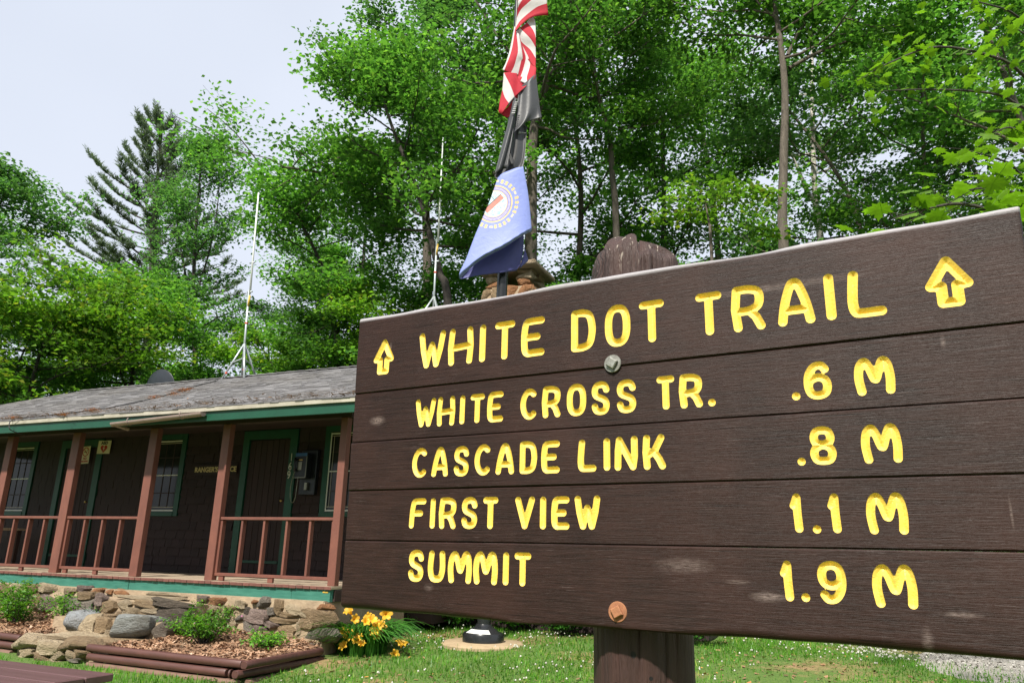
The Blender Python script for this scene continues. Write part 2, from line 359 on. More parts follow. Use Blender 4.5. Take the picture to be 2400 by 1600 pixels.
_S = cm([(.97, .80), (.84, .95), (.5, 1), (.14, .94), (.02, .76), (.14, .59), (.5, .5), (.86, .40), (.98, .23), (.85, .05), (.5, 0), (.15, .05), (.02, .2)], 34)
_O = [(.5+.5*abs(math.cos(t))**.78*np.sign(math.cos(t)), .5+.5*abs(math.sin(t))**.78*np.sign(math.sin(t))) for t in np.linspace(0, 2*math.pi, 33)]
GL = {
 'W': [[(0, 1), (.1, .5), (.27, 0), (.38, .4), (.5, .66), (.62, .4), (.73, 0), (.9, .5), (1, 1)]], 'H': [[(.05, 0), (0, .5), (.06, 1)], [(.95, 0), (1, .5), (.94, 1)], [(0, .45), (1, .5)]],
 'I': [[(.5, 0), (.5, 1)]], 'T': [[(0, 1), (1, 1)], [(.5, 0), (.5, 1)]],
 'E': [cm([(1, 1), (.45, 1), (.12, .96), (.02, .7), (0, .45), (.04, .12), (.2, 0), (.5, 0), (1, 0)], 24), [(.02, .5), (.76, .5)]],
 'F': [cm([(1, 1), (.45, 1), (.16, .95), (.06, .7), (.02, .4), (0, 0)], 18), [(.05, .5), (.76, .5)]],
 'D': [[(0, 0), (0, 1)], cm([(0, 1), (.5, 1), (.86, .9), (1, .62), (1, .38), (.86, .1), (.5, 0), (0, 0)], 26)],
 'O': [_O], 'C': [arc(.56, .5, .56, .5, 52, 308, 26)], 'S': [_S],
 'R': [[(.08, 0), (0, .5), (.08, 1)], cm([(.08, 1), (.55, 1), (.92, .92), (1, .73), (.9, .53), (.55, .43), (.04, .42)], 20), [(.58, .42), (.82, .25), (1, 0)]],
 'A': [cm([(0, 0), (.12, .45), (.34, .9), (.5, 1), (.66, .9), (.88, .45), (1, 0)], 26), [(.08, .28), (.92, .28)]],
 'L': [cm([(.1, 1), (.03, .6), (0, .25), (.08, .04), (.3, 0), (1, 0)], 20)],
 'N': [[(0, 0), (.02, .6), (.1, 1), (.5, .5), (.9, 0), (1, .4), (1, 1)]], 'K': [[(.06, 0), (0, .5), (.06, 1)], [(.95, 1), (.55, .55), (.1, .38)], [(.5, .52), (.8, .25), (1, 0)]],
 'V': [[(0, 1), (.5, 0), (1, 1)]], 'U': [cm([(.06, 1), (0, .6), (.02, .3), (.18, .05), (.5, 0), (.82, .05), (.98, .3), (1, .6), (.94, 1)], 24)],
 'M': [cm([(.06, 0), (0, .45), (.06, .85), (.22, 1), (.36, .8), (.52, .38), (.66, .7), (.8, 1), (.94, .88), (1, .45), (.97, 0)], 40)],
 '.': [[(.5, .5), (.5, .501)]], '1': [[(.85, 0), (.7, .5), (.72, 1), (.05, .74)]],
 '6': [cm([(.92, .86), (.72, .99), (.35, .95), (.06, .7), (0, .35), (.14, .08), (.5, 0), (.88, .08), (1, .3), (.88, .52), (.5, .6), (.12, .5), (.02, .35)], 40)],
 '9': [cm([(.08, .14), (.28, .01), (.65, .05), (.94, .3), (1, .65), (.86, .92), (.5, 1), (.12, .92), (0, .7), (.12, .48), (.5, .4), (.88, .5), (.98, .65)], 40)],
 '8': [cm([(.5, .52), (.14, .6), (.04, .76), (.16, .95), (.5, 1), (.84, .95), (.96, .76), (.86, .6), (.5, .52), (.12, .42), (0, .24), (.14, .04), (.5, 0), (.86, .04), (1, .24), (.88, .42), (.5, .52)], 48)],
 '^': [[(.5, 1), (1, .42), (.72, .40), (.72, 0), (.28, 0), (.28, .40), (0, .42), (.5, 1)]],
}
# (character, left, right, bottom, top) in metres on the sign face, board by board
R1 = [('^', .0526, .1300, .6583, .7667), ('W', .2204, .3145, .6606, .7681), ('H', .3233, .411, .6589, .7675), ('I', .4279, .451, .6591, .7667), ('T', .4782, .5425, .6586, .7664), ('E', .5608, .6327, .6574, .765), ('D', .7088, .7779, .6552, .7667), ('O', .8026, .8715, .6558, .7656), ('T', .894, .9585, .6566, .7631), ('T', 1.0354, 1.0978, .6565, .7619), ('R', 1.117, 1.1928, .6553, .7653), ('A', 1.2191, 1.2978, .6558, .7657), ('I', 1.3177, 1.3432, .6571, .7632), ('L', 1.3643, 1.4379, .6547, .7612), ('^', 1.5119, 1.5966, .6543, .7624)]
R2 = [('W', .2195, .2911, .492, .5733), ('H', .2944, .3575, .4906, .5738), ('I', .3702, .3899, .4921, .5723), ('T', .4053, .4519, .4923, .5723), ('E', .4594, .5107, .4911, .574), ('C', .5615, .613, .4903, .5731), ('R', .6246, .6791, .4914, .574), ('O', .6959, .7504, .4907, .5734), ('S', .7638, .8136, .4888, .5738), ('S', .8305, .882, .4888, .5722), ('T', .9326, .9766, .4903, .5712), ('R', .986, 1.0419, .4896, .5705), ('.', 1.0533, 1.0716, .4893, .5079), ('.', 1.2358, 1.2523, .4893, .5068), ('6', 1.2619, 1.3175, .4874, .5701), ('M', 1.3616, 1.4377, .4882, .5678)]
R3 = [('C', .2217, .2752, .3518, .4342), ('A', .2887, .3445, .3527, .4338), ('S', .3616, .4111, .3515, .4328), ('C', .4275, .4797, .3519, .4342), ('A', .4933, .5495, .3526, .4339), ('D', .5649, .6153, .3525, .435), ('E', .6268, .6793, .3517, .4328), ('L', .7279, .7776, .3522, .4309), ('I', .7964, .8138, .3534, .431), ('N', .8246, .8837, .3525, .4326), ('K', .8949, .951, .352, .4333), ('.', 1.2367, 1.2516, .3501, .3657), ('8', 1.2631, 1.3152, .3494, .4299), ('M', 1.3616, 1.4365, .3485, .4279)]
R4 = [('F', .2213, .2764, .217, .2974), ('I', .2888, .3096, .2172, .2967), ('R', .3188, .3752, .2163, .298), ('S', .3917, .442, .2167, .2981), ('T', .4584, .5035, .217, .2971), ('V', .5536, .61, .2172, .2963), ('I', .6247, .6417, .2171, .2955), ('E', .6558, .7052, .2166, .2954), ('W', .7188, .7862, .217, .2961), ('1', 1.2134, 1.2398, .2133, .2932), ('.', 1.2556, 1.2712, .2123, .2284), ('1', 1.2869, 1.3124, .2129, .2919), ('M', 1.3579, 1.4323, .2112, .2917)]
R5 = [('S', .2299, .281, .0805, .1622), ('U', .2942, .3498, .0815, .1611), ('M', .3579, .4327, .0818, .161), ('M', .4359, .5095, .0816, .1618), ('I', .5217, .543, .0826, .1615), ('T', .5562, .6037, .0821, .1617), ('1', 1.1849, 1.212, .0786, .1582), ('.', 1.2237, 1.2412, .0789, .0963), ('9', 1.2571, 1.3106, .077, .1597), ('M', 1.3557, 1.4335, .0754, .1559)]
def strokes(ch, u0, u1, v0, v1, hw):
    if ch == 'I': u0 = u1 = (u0+u1)/2; u0 -= hw; u1 += hw
    a0, a1, b0, b1 = u0+hw, max(u0+hw, u1-hw), v0+hw, v1-hw
    segs = []
    for pl in GL[ch]:
        P = [(a0+(a1-a0)*x, b0+(b1-b0)*y) for x, y in pl]; segs += list(zip(P[:-1], P[1:]))
    return np.array(segs)
def sdf(P, segs):
    best = np.full(len(P), 1e9); near = np.zeros_like(P)
    for a, b in segs:
        ab = b-a; t = np.clip(((P-a)@ab)/(ab@ab+1e-12), 0, 1); q = a+t[:, None]*ab; d = np.hypot(*(P-q).T); k = d < best
        best[k] = d[k]; near[k] = q[k]
    return best, near
def edge_noise(u, s, a): return a*(np.sin(u*5.1+s)+.6*np.sin(u*13.7+2*s)+.35*np.sin(u*31+s*3))/2
def make_board(bi, v0, v1, letters, hw, boardz):
    c = .003; TH = .042; rs = np.random.RandomState(40+bi)
    nu, nv = int(1.705/c), int((v1-v0)/c); U = np.linspace(0, 1, nu+1); T = np.linspace(0, 1, nv+1)
    uu, tt = np.meshgrid(U, T)
    vb = v0 + .0005 + edge_noise(U*1.7, bi*2.0, .0004 if bi < 4 else .004); vt = v1 - .0005 + edge_noise(U*1.7, bi*2.0+2.0, .0004 if bi > 0 else .004)
    if bi == 0: vt -= .008*sstep(.66, .60, U)*0 + .007*sstep(.78, .70, U)*sstep(.55, .66, U)
    vv = vb[None, :]*(1-tt) + vt[None, :]*tt
    left = -.019*(vv/.85) + edge_noise(vv*3, bi+7, .0012); right = 1.692 + edge_noise(vv*4, bi+3, .0015)
    ux = left*(1-uu) + right*uu
    P = np.stack([ux.ravel(), vv.ravel()], 1)
    # rounded arrises, rounder along the sign's outer edges
    def rnd(d, r): return np.where(d < r, r-np.sqrt(np.maximum(r*r-(r-np.minimum(d, r))**2, 0)), 0)
    dt = (vt[None, :]-vv).ravel(); db = (vv-vb[None, :]).ravel(); dl = (ux-left).ravel(); dr = (right-ux).ravel()
    rt = (.015 if bi == 0 else .0026); rb = (.012 if bi == 4 else .0026)
    if bi == 0: rt = rt*(1+.35*np.sin(P[:, 0]*6)+.25*np.sin(P[:, 0]*17))
    if bi == 4: rb = rb*(1+.4*np.sin(P[:, 0]*5+1)+.25*np.sin(P[:, 0]*19))
    zz = -rnd(dt, rt) - rnd(db, rb) - rnd(dl, .005) - rnd(dr, .006)
    zz += .0007*np.sin(P[:, 0]*3+bi) + boardz
    ids = np.arange(len(P)).reshape(nv+1, nu+1)
    cells = np.stack([ids[:-1, :-1], ids[:-1, 1:], ids[1:, 1:], ids[1:, :-1]], -1).reshape(-1, 4)
    D = np.full(len(P), 1e9); NR = P.copy(); segl = []
    for L in letters:
        s = strokes(*L, hw); segl.append(s)
        k = (P[:, 0] > L[1]-.02) & (P[:, 0] < L[2]+.02) & (P[:, 1] > L[3]-.02) & (P[:, 1] < L[4]+.02)
        d, nr_ = sdf(P[k], s); idx = np.where(k)[0]; b = d < D[idx]; D[idx[b]] = d[b]; NR[idx[b]] = nr_[b]
    kill = (D[cells] < hw-.6*c).any(1); keep = cells[~kill]
    used = np.zeros(len(P), bool); used[keep.ravel()] = True; kv = np.zeros(len(P), bool); kv[cells[kill].ravel()] = True
    bd = (used & kv) | (used & (D < hw))
    dirv = (P-NR)/np.maximum(np.hypot(*(P-NR).T), 1e-6)[:, None]
    P2 = P.copy(); P2[bd] = NR[bd] + dirv[bd]*(hw-.0003)
    Vt = np.column_stack([P2, zz])
    # back and sides
    rim = np.concatenate([ids[0, :], ids[1:, -1], ids[-1, -2::-1], ids[-2:0:-1, 0]])
    Vb = Vt[rim].copy(); Vb[:, 2] = -TH; n0 = len(Vt); nrim = len(rim); j = np.arange(nrim)
    sides = np.stack([rim[j], n0+j, n0+(j+1) % nrim, rim[(j+1) % nrim]], 1)
    me = fastmesh('board', np.vstack([Vt, Vb]), np.vstack([keep, sides]), True)
    bm = bmesh.new(); bm.from_mesh(me); bm.verts.ensure_lookup_table()
    bmesh.ops.delete(bm, geom=[v for v in bm.verts if not v.link_faces], context='VERTS'); bm.to_mesh(me); bm.free()
    me.set_sharp_from_angle(angle=rad(40))
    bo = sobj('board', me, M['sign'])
    lc = .0017
    for L, s in zip(letters, segl):
        gx = np.arange(L[1]-.008, L[2]+.010, lc); gy = np.arange(L[3]-.008, L[4]+.010, lc)
        A, B = np.meshgrid(gx, gy); Q = np.stack([A.ravel(), B.ravel()], 1); d, nr_ = sdf(Q, s)
        I = np.arange(len(Q)).reshape(A.shape); ce = np.stack([I[:-1, :-1], I[:-1, 1:], I[1:, 1:], I[1:, :-1]], -1).reshape(-1, 4)
        kp = (d[ce] < hw).any(1); kc = ce[kp]; us = np.zeros(len(Q), bool); us[kc.ravel()] = True; oth = np.zeros(len(Q), bool); oth[ce[~kp].ravel()] = True
        bdq = us & (oth | (d > hw)); dv = (Q-nr_)/np.maximum(d, 1e-6)[:, None]
        Q[bdq] = nr_[bdq] + dv[bdq]*hw; d[bdq] = hw
        zq = boardz - .0088*np.clip(1-d/hw, 0, 1)*(hw/.0105) - .0004 + .0003*rs.normal(size=len(Q))*(d < hw*.93)
        remap = -np.ones(len(Q), int); ui = np.where(us)[0]; remap[ui] = np.arange(len(ui))
        me = fastmesh('arrow' if L[0] == '^' else 'letter', np.column_stack([Q, zq])[ui], remap[kc], True); me.set_sharp_from_angle(angle=rad(28))
        obj('arrow' if L[0] == '^' else ('full_stop' if L[0] == '.' else 'letter'), me, M['yellow'], bo)
SEAM = [.849, .607, .4600, .3213, .1825, 0.0]
for bi, (LT, hw) in enumerate(((R1, .0103), (R2, .0087), (R3, .0085), (R4, .0085), (R5, .0087))):
    make_board(bi, SEAM[bi+1], SEAM[bi], LT, hw, (.0, -.0022, .0012, -.0008, .0015)[bi])
# post: heavy hewn log, domed chipped top
mb = MB(); rng = random.Random(8); n = 140; prof = []
zb, ztop = -(SBL[2]-SROOT[2])-.05, 1.0
levels = list(np.linspace(zb, .90, 40)) + [.92, .935, .95, .962, .974, .984, .992, .998, 1.002]
V = []
for li, z in enumerate(levels):
    for k in range(n):
        th = 2*math.pi*k/n; r = .119 + .004*math.sin(3*th+1) + .003*math.sin(7*th)
        x, y = r*math.cos(th), r*math.sin(th)
        # crack grooves down the trunk
        gsum = sum(math.exp(-((((th-a-.03*math.sin(z*4+a*7)+math.pi) % (2*math.pi))-math.pi)/.022)**2)*(.6+.4*math.sin(z*5+a*11)) for a in (.55, .8, 1.02, 1.3, 1.52, 1.78, 2.02, 2.3)); x *= 1-.06*gsum; y *= 1-.06*gsum
        if z > .90:
            t = (z-.90)/.102; s_ = math.sqrt(max(0, 1-t**3.2)); x *= .12+.88*s_; y *= .12+.88*s_
            z2 = z + .006*math.sin(9*th+z*40)
            if math.cos(th-.35) > .70: z2 -= .05*(t)  # chipped shoulder
            if math.cos(th-2.75) > .75: z2 -= .03*t
        else: z2 = z
        V.append((x, z2, y))
F = [(i*n+(k+1) % n, i*n+k, (i+1)*n+k, (i+1)*n+(k+1) % n) for i in range(len(levels)-1) for k in range(n)]
F.append(tuple(range((len(levels)-1)*n, len(levels)*n))[::-1])
V = [(x+.826, y, z-.042-.119-.004) for x, y, z in V]
mb.add(V, F); me = mb.mesh('post', True, rad(50))
def post_mat():
    t = NT('post_weathered'); v = t.coord('Object', (1, 1, 1)); g = t.coord('Object', (14, 1.1, 14)); f = t.coord('Object', (60, 2.5, 60))
    n1 = t.noise(g, 2.5, 6, .7); n2 = t.noise(f, 2, 4, .7)
    c = t.mix(t.rng(n1, .3, .7), (.056, .025, .0195), (.030, .0135, .011))
    crack = t.rng(n2, .36, .27); c = t.mix(t.math('MULTIPLY', crack, .8), c, (.008, .005, .004))
    sep = t.n('SeparateXYZ'); t.l(v, sep.inputs[0])
    top = t.math('MULTIPLY', t.rng(sep.outputs[1], .87, .97), t.rng(t.noise(t.coord('Object', (45, 9, 45)), 2, 5, .7), .60, .67))
    c = t.mix(top, c, (.52, .45, .38))
    # knot rings on the left flank of the top
    dx = t.math('DIVIDE', t.math('SUBTRACT', sep.outputs[0], .735), .05); dy = t.math('DIVIDE', t.math('SUBTRACT', sep.outputs[1], .905), .062)
    d = t.math('SQRT', t.math('ADD', t.math('MULTIPLY', dx, dx), t.math('MULTIPLY', dy, dy)))
    dd = t.math('ADD', d, t.math('MULTIPLY', t.noise(v, 30, 3), .5))
    for hx_, hy_, hr in ((.842, -.056, .0075), (.880, -.103, .0045), (.800, -.12, .003)):
        e1 = t.math('SUBTRACT', sep.outputs[0], hx_); e2 = t.math('MULTIPLY', t.math('SUBTRACT', sep.outputs[1], hy_), .85); c = t.mix(t.rng(t.math('SQRT', t.math('ADD', t.math('MULTIPLY', e1, e1), t.math('MULTIPLY', e2, e2))), hr, hr*.75), c, (.003, .002, .002))
    rg = t.math('MULTIPLY', t.rng(t.math('SINE', t.math('MULTIPLY', dd, 26.0)), .25, .75), t.rng(d, 1.5, 1.0))
    c = t.mix(t.math('MULTIPLY', rg, .75), c, (.022, .011, .009))
    t.col(c); t.rough(.6); h = t.math('SUBTRACT', t.math('ADD', n1, t.math('MULTIPLY', n2, .7)), t.math('MULTIPLY', rg, .5)); t.bump(h, .8, .012); return t.m
po = sobj('post', me, post_mat())
mb = MB()
for (u, v, r) in ((.845, -.052, .006), (.882, -.098, .004)): mb.lathe([(0, 0), (r, 0), (r, .001)], 12)
def bolt(u, v, mt, rot):
    b = MB(); b.lathe([(.0215, 0), (.0225, .0016), (.0215, .0034), (.010, .0038), (0, .0038)], 28); w_ = b.mesh('bolt', True, rad(40))
    o = sobj('bolt', w_, M['steel'] if mt != 'rust' else M['rust']); o.matrix_basis = SLOC @ Matrix.Translation((u, v, .0002))
    h = MB(); s_ = .0112; z0, z1 = .0036, .0125
    P = [(s_, s_, z0), (-s_, s_, z0), (-s_, -s_, z0), (s_, -s_, z0), (s_, s_, z1-.002), (-s_, s_, z1-.002), (-s_, -s_, z1-.002), (s_, -s_, z1-.002)]; q = s_*.82
    P += [(q, q, z1), (-q, q, z1), (-q, -q, z1), (q, -q, z1)]
    h.add(P, [(0, 1, 5, 4), (1, 2, 6, 5), (2, 3, 7, 6), (3, 0, 4, 7), (4, 5, 9, 8), (5, 6, 10, 9), (6, 7, 11, 10), (7, 4, 8, 11), (8, 9, 10, 11)])
    hm = h.build('bolt_head', M[mt], o); hm.rotation_euler = (0, 0, rot)
bolt(.8234, .6137, 'steel', rad(58)); bolt(.8276, .0376, 'rust', rad(28))

# ------------------------------------------------------------------ ranger cabin (cabin frame: p right along the porch, q away, z above the deck)
CB = cab(-5, 1, 0); CB[2] = .0
cabin = empty('ranger_cabin', cab(0, 0, 0), RZ, 'dark brown shingled cabin with green trim, railed porch and grey shingle roof', 'cabin')
P0, P1 = -11.9, .75            # length of the roof
def cbuild(mb, name, mat, parent=None, **k): return mb.build(name, mat, parent or cabin, **k)
def cbox(name, x0, x1, y0, y1, z0, z1, mat, parent=None, bev=.004): return cbuild(MB().box(x0, x1, y0, y1, z0, z1, 0, bev), name, mat, parent)
RQ, RZ_, EQ, EZ = 3.0, 3.95, -.55, 2.49
HIP0 = -9.8
# roof structure (hipped at the left, gabled at the right)
def rz_(q): return EZ + (RZ_-EZ)*(q-EQ)/(RQ-EQ) if q <= RQ else EZ + (RZ_-EZ)*(2*RQ-EQ-q)/(RQ-EQ)
BQ = 2*RQ-EQ
mb = MB(); t = .06
top = [(P0, EQ, EZ), (P1, EQ, EZ), (P1, RQ, RZ_), (HIP0, RQ, RZ_), (P1, BQ, EZ), (P0, BQ, EZ)]
bot = [(a, b, c-t) for a, b, c in top]
mb.add([(a, b, c-.012) for a, b, c in top]+bot, [(0, 1, 2, 3), (3, 2, 4, 5), (0, 3, 5), (7, 6, 9, 8), (8, 9, 11, 10), (9, 6, 11), (1, 0, 6, 7), (2, 1, 7, 8), (4, 2, 8, 10), (5, 4, 10, 11), (0, 5, 11, 6)])
roof = cbuild(mb, 'roof', M['soffit'])
# asphalt shingle courses: real overlapping tabs
rng = random.Random(21); mb = MB(); slope = math.hypot(RQ-EQ, RZ_-EZ); nc = 27
sd = np.array([0, (RQ-EQ)/slope, (RZ_-EZ)/slope]); sn = np.array([0, -sd[2], sd[1]])
def rpt(p, s, h): return np.array([p, EQ, EZ]) + sd*s + sn*h
for c in range(nc):
    s0 = slope*c/nc; s1 = slope*(c+1)/nc+.03; p = P0 + .2*(c % 3)
    lo = P0 + (HIP0-P0)*(s0/slope)
    p = lo; end = P1
    while p < end:
        wdt = rng.choice((.11, .16, .19, .24, .29)); e = min(p+wdt, end); th = rng.choice((.006, .007, .013, .015)); dl = -.012+rng.uniform(-.012, .006)
        a, b = rpt(p+.002, max(s0+dl, -.03), .004+th), rpt(e-.002, max(s0+dl, -.03), .004+th)
        cpt, d = rpt(e-.002, min(s1, slope), .006), rpt(p+.002, min(s1, slope), .006)
        a0, b0 = a-sn*(th+.008), b-sn*(th+.008)
        mb.add([a, b, cpt, d, a0, b0], [(0, 1, 2, 3), (4, 5, 1, 0), (4, 0, 3), (1, 5, 2)]); p = e
tag(cbuild(mb, 'shingle_courses', M['roof'], roof), kind='stuff')
# back slope and hip covered by plain courses
mb = MB()
for c in range(nc):
    a = c/nc; b = (c+1)/nc; L = lambda s, f: (P0+(HIP0-P0)*f)
    q0, z0, q1, z1 = BQ-(BQ-RQ)*a, EZ+(RZ_-EZ)*a, BQ-(BQ-RQ)*b, EZ+(RZ_-EZ)*b
    mb.add([(P1, q0, z0+.014), (L(0, a), q0, z0+.014), (L(0, b), q1, z1+.004), (P1, q1, z1+.004)], [(0, 1, 2, 3)])
    y0a, y1a = EQ+(RQ-EQ)*a, EQ+(RQ-EQ)*b
    mb.add([(L(0, a), q0, z0+.014), (L(0, a), y0a, z0+.014), (L(0, b), y1a, z1+.004), (L(0, b), q1, z1+.004)], [(0, 1, 2, 3)])
tag(cbuild(mb, 'back_courses', M['roof'], roof), kind='stuff')
mb = MB()
for k in range(40):
    x0 = HIP0+(P1-HIP0)*k/40; x1 = HIP0+(P1-HIP0)*(k+1)/40+.03
    for sgn in (-1, 1):
        mb.add([(x0, RQ, RZ_+.035), (x1, RQ, RZ_+.022), (x1, RQ+sgn*.15, RZ_-.032), (x0, RQ+sgn*.15, RZ_-.018)], [(0, 1, 2, 3) if sgn < 0 else (3, 2, 1, 0)])
cbuild(mb, 'ridge_cap', M['roof'], roof)
cbox('drip_edge', P0, P1, EQ-.012, EQ+.02, EZ-.065, EZ-.006, M['drip'], roof)
cbox('fascia', P0, P1, EQ+.022, EQ+.06, EZ-.205, EZ-.055, M['green'])
cbox('soffit', P0+.05, P1-.05, .0, 2.0, 2.60, 2.62, M['soffit'])
mb = MB(); mb.box(P0+.1, P1-.05, EQ+.061, EQ+.08, EZ-.19, EZ-.075); cbuild(mb, 'eave_return', M['soffit'])
cbox('porch_beam', -11.6, .1, -.01, .13, 2.33, 2.598, M['soffit'])
# wall behind the porch, with openings left clear of shingles
cbox('wall', -11.6, .45, 2.03, 2.13, -.6, 2.62, M['wallbrown'])
cbox('side_wall', .35, .45, 2.131, 5.8, -.6, 3.4, M['wallbrown'])
cbox('side_wall', -11.6, -11.5, 2.131, 5.8, -.6, 2.6, M['wallbrown'])
cbox('rear_wall', -11.499, .349, 5.7, 5.8, -.6, 2.6, M['wallbrown'])
op = [(-10.40, -9.50, 1.02, 2.6), (-6.06, -5.17, 1.02, 2.6), (-1.88, -1.0, 1.02, 2.6), (-3.76, -2.46, -.1, 2.7), (-8.78, -7.48, -.1, 2.7)]
sh = MB().add([(-.5, -.034, 0), (.5, -.034, 0), (.5, 0, 0), (-.5, 0, 0), (-.5, -.006, 1.12), (.5, -.006, 1.12), (.5, 0, 1.12), (-.5, 0, 1.12)],
    [(0, 1, 5, 4), (0, 3, 2, 1), (1, 2, 6, 5), (0, 4, 7, 3), (4, 5, 6, 7)]).mesh('wall_shingle'); sh.materials.append(M['wallbrown'])
rng = random.Random(5); far = MB(); ch = .158; cnt = 0; wl = [o for o in cabin.children if o.name == 'wall'][0]
for c in range(17):
    z = -.02 + c*ch; p = -11.6 - rng.random()*.2
    while p < .45:
        wd = rng.uniform(.15, .31); a, b = p, min(p+wd, .45); p += wd
        blocked = [o for o in op if a < o[1]-.01 and b > o[0]+.01 and z+ch > o[2]+.02 and z < o[3]-.02]
        if blocked:
            o = blocked[0]
            if a < o[0]-.04 and z >= -.1: b = o[0]
            elif b > o[1]+.04: a = o[1]
            else: continue
        dz = rng.uniform(-.006, .004)
        if a > -6.1 and z+ch < 2.45 and cnt < 300:
            cnt += 1; o = obj('wall_shingle', sh, None, wl, (0, 0, 0)); o.location = ((a+b)/2, 2.03, z+dz); o.scale = (b-a-.006, rng.uniform(.85, 1.25), ch)
        else:
            far.box(a+.003, b-.003, 2.008+rng.uniform(-.003, .003), 2.029, z+dz, z+ch+.01+dz)
tag(cbuild(far, 'wall_shingles', M['wallbrown'], wl), kind='stuff')
# deck planks run front to back
pk = MB().box(-.0575, .0575, -.09, 2.0, -.038, 0, 0, .003).mesh('plank'); pk.materials.append(M['deck'])
pe = MB().box(-.0565, .0565, -.101, -.0905, -.040, .0015, 0, .002).mesh('plank_end'); pe.materials.append(M['deckend'])
dk = cbox('deck_frame', -11.6, .06, .0, 1.99, -.2, -.05, M['soffit'])
p = .0; rng = random.Random(9)
while p > -11.6:
    o = obj('plank', pk, None, dk); o.location = (p, rng.uniform(-.006, .006), rng.uniform(-.003, .001))
    e = obj('plank_end', pe, None, dk); e.location = (p, o.location.y-.0005, o.location.z+rng.uniform(-.003, 0))
    p -= .1185
cbox('skirt_board', -11.6, -3.76, -.072, -.04, -.215, -.043, M['skirt']); cbox('skirt_board', -3.755, -.62, -.066, -.04, -.200, -.043, M['skirt']); cbox('skirt_board', -.615, .03, -.070, -.04, -.205, -.043, M['skirt'])
cbox('skirt_return', .0, .032, -.039, 1.9, -.205, -.043, M['skirt']); cbox('yellow_tag', -.09, .0, -.0755, -.0725, -.085, -.068, M['ochre'])
# posts, rails, balusters
PX_ = [(-10.9, -10.73), (-7.40, -7.22), (-5.715, -5.49), (-3.855, -3.66), (-2.29, -2.13), (-.065, .05)]
PX_ = [(-9.15, -8.97), (-7.45, -7.28), (-5.71, -5.52), (-3.86, -3.69), (-2.295, -2.145), (-.07, .05)]
for a, b in PX_: cbox('porch_post', a, b, -.02, .085, 0, 2.33, M['brownpaint'], bev=.006)
def railing(a, b, nb):
    r = cbox('rail_top', a, b, .005, .105, .872, .915, M['brownpaint'], bev=.006)
    cbox('rail_bottom', a, b, .02, .075, .068, .112, M['brownpaint'], r)
    for k in range(nb):
        x = a + (b-a)*(k+.5+.5)/(nb+1)-.0; cbox('baluster', x-.019, x+.019, .022, .098, .113, .871, M['brownpaint'], r, .003)
    for x in ((a+.12), (a+b)/2): cbox('rail_block', x-.045, x+.045, .03, .072, .002, .067, M['brownpaint'], r, .003)
    for x in (a+.02, b-.02): cbox('baluster', x-.0195, x+.0195, .021, .097, .113, .871, M['brownpaint'], r, .003)
railing(-2.144, -.071, 4); railing(-5.519, -3.861, 3); railing(-7.279, -5.711, 3); railing(-8.969, -7.451, 3); railing(-10.8, -9.151, 3)
# windows
def window(a, b, full):
    z0, z1 = 1.10, 2.50; t_ = .115
    w_ = MB(); w_.box(a-t_, a, 1.99, 2.035, z0-.075, z1+.1); w_.box(b, b+t_, 1.99, 2.035, z0-.075, z1+.1); w_.box(a, b, 1.985, 2.0349, z1, z1+.1); w_.box(a-.0, b, 1.98, 2.0349, z0-.078, z0)
    wo = cbuild(w_, 'window', M['green'])
    cbox('pane', a+.001, b-.001, 2.018, 2.027, z0+.001, z1-.001, M['glass'], wo, 0)
    mid = (z0+z1)/2
    for z, h, d in ((z1-.035, .012, 2.0), (z1-.075, .006, 2.006), (mid, .010, 2.002), (z0+.09, .007, 2.006), (z0+.028, .014, 2.0)):
        cbox('sash_bar', a+.002, b-.002, d, 2.0179, z-h, z+h, M['white'] if h > .008 else M['drip'], wo, .001)
    for x in (a+(b-a)*.35, a+(b-a)*.68): cbox('muntin', x-.008, x+.008, 2.010, 2.0178, z0+.1, z1-.09, M['soffit'], wo, 0)
    for z in (z0+.36, mid+.34): cbox('muntin', a+.01, b-.01, 2.0085, 2.0098, z-.008, z+.008, M['soffit'], wo, 0)
    if full:
        for x in (a+.012, b-.012): cbox('sash_stile', x-.011, x+.011, 1.996, 2.0017, z0+.01, z1-.02, M['white'], wo, .001)
        for x in (a+.07, b-.07): cbox('sash_stile', x-.005, x+.005, 2.005, 2.0079, z0+.1, z1-.08, M['drip'], wo, .001)
window(-10.27, -9.65, False); window(-5.925, -5.30, False); window(-1.755, -1.13, True)
# doors
def door(a, b):
    d_ = MB(); d_.box(a-.14, a, 1.985, 2.07, 0, 2.58); d_.box(b, b+.165, 1.985, 2.07, 0, 2.58); d_.box(a, b, 1.985, 2.07, 2.12+.3, 2.58)
    do = cbuild(d_, 'door_frame', M['green'])
    lf = cbox('door', a+.004, b-.004, 2.03, 2.068, .01, 2.418, M['wallbrown'], None)
    k = 7
    for i in range(k):
        x = a+.01+(b-a-.02)*i/k; cbox('door_board', x+.004, x+(b-a-.02)/k-.004, 2.019, 2.0299, .02, 2.40, M['wallbrown'], lf, .003)
    cbox('kick_rail', a+.05, b-.03, 1.992, 2.0189, .215, .262, M['green'], lf)
    kn = MB().lathe([(0, -.03), (.022, -.028), (.026, -.014), (.014, 0), (.012, .02)], 14); o = cbuild(kn, 'door_knob', M['brass'], lf, smooth=True)
    o.location = (b-.07, 1.99, 1.30); o.rotation_euler = (-math.pi/2, 0, 0)
door(-3.60, -2.64); door(-8.62, -7.66)
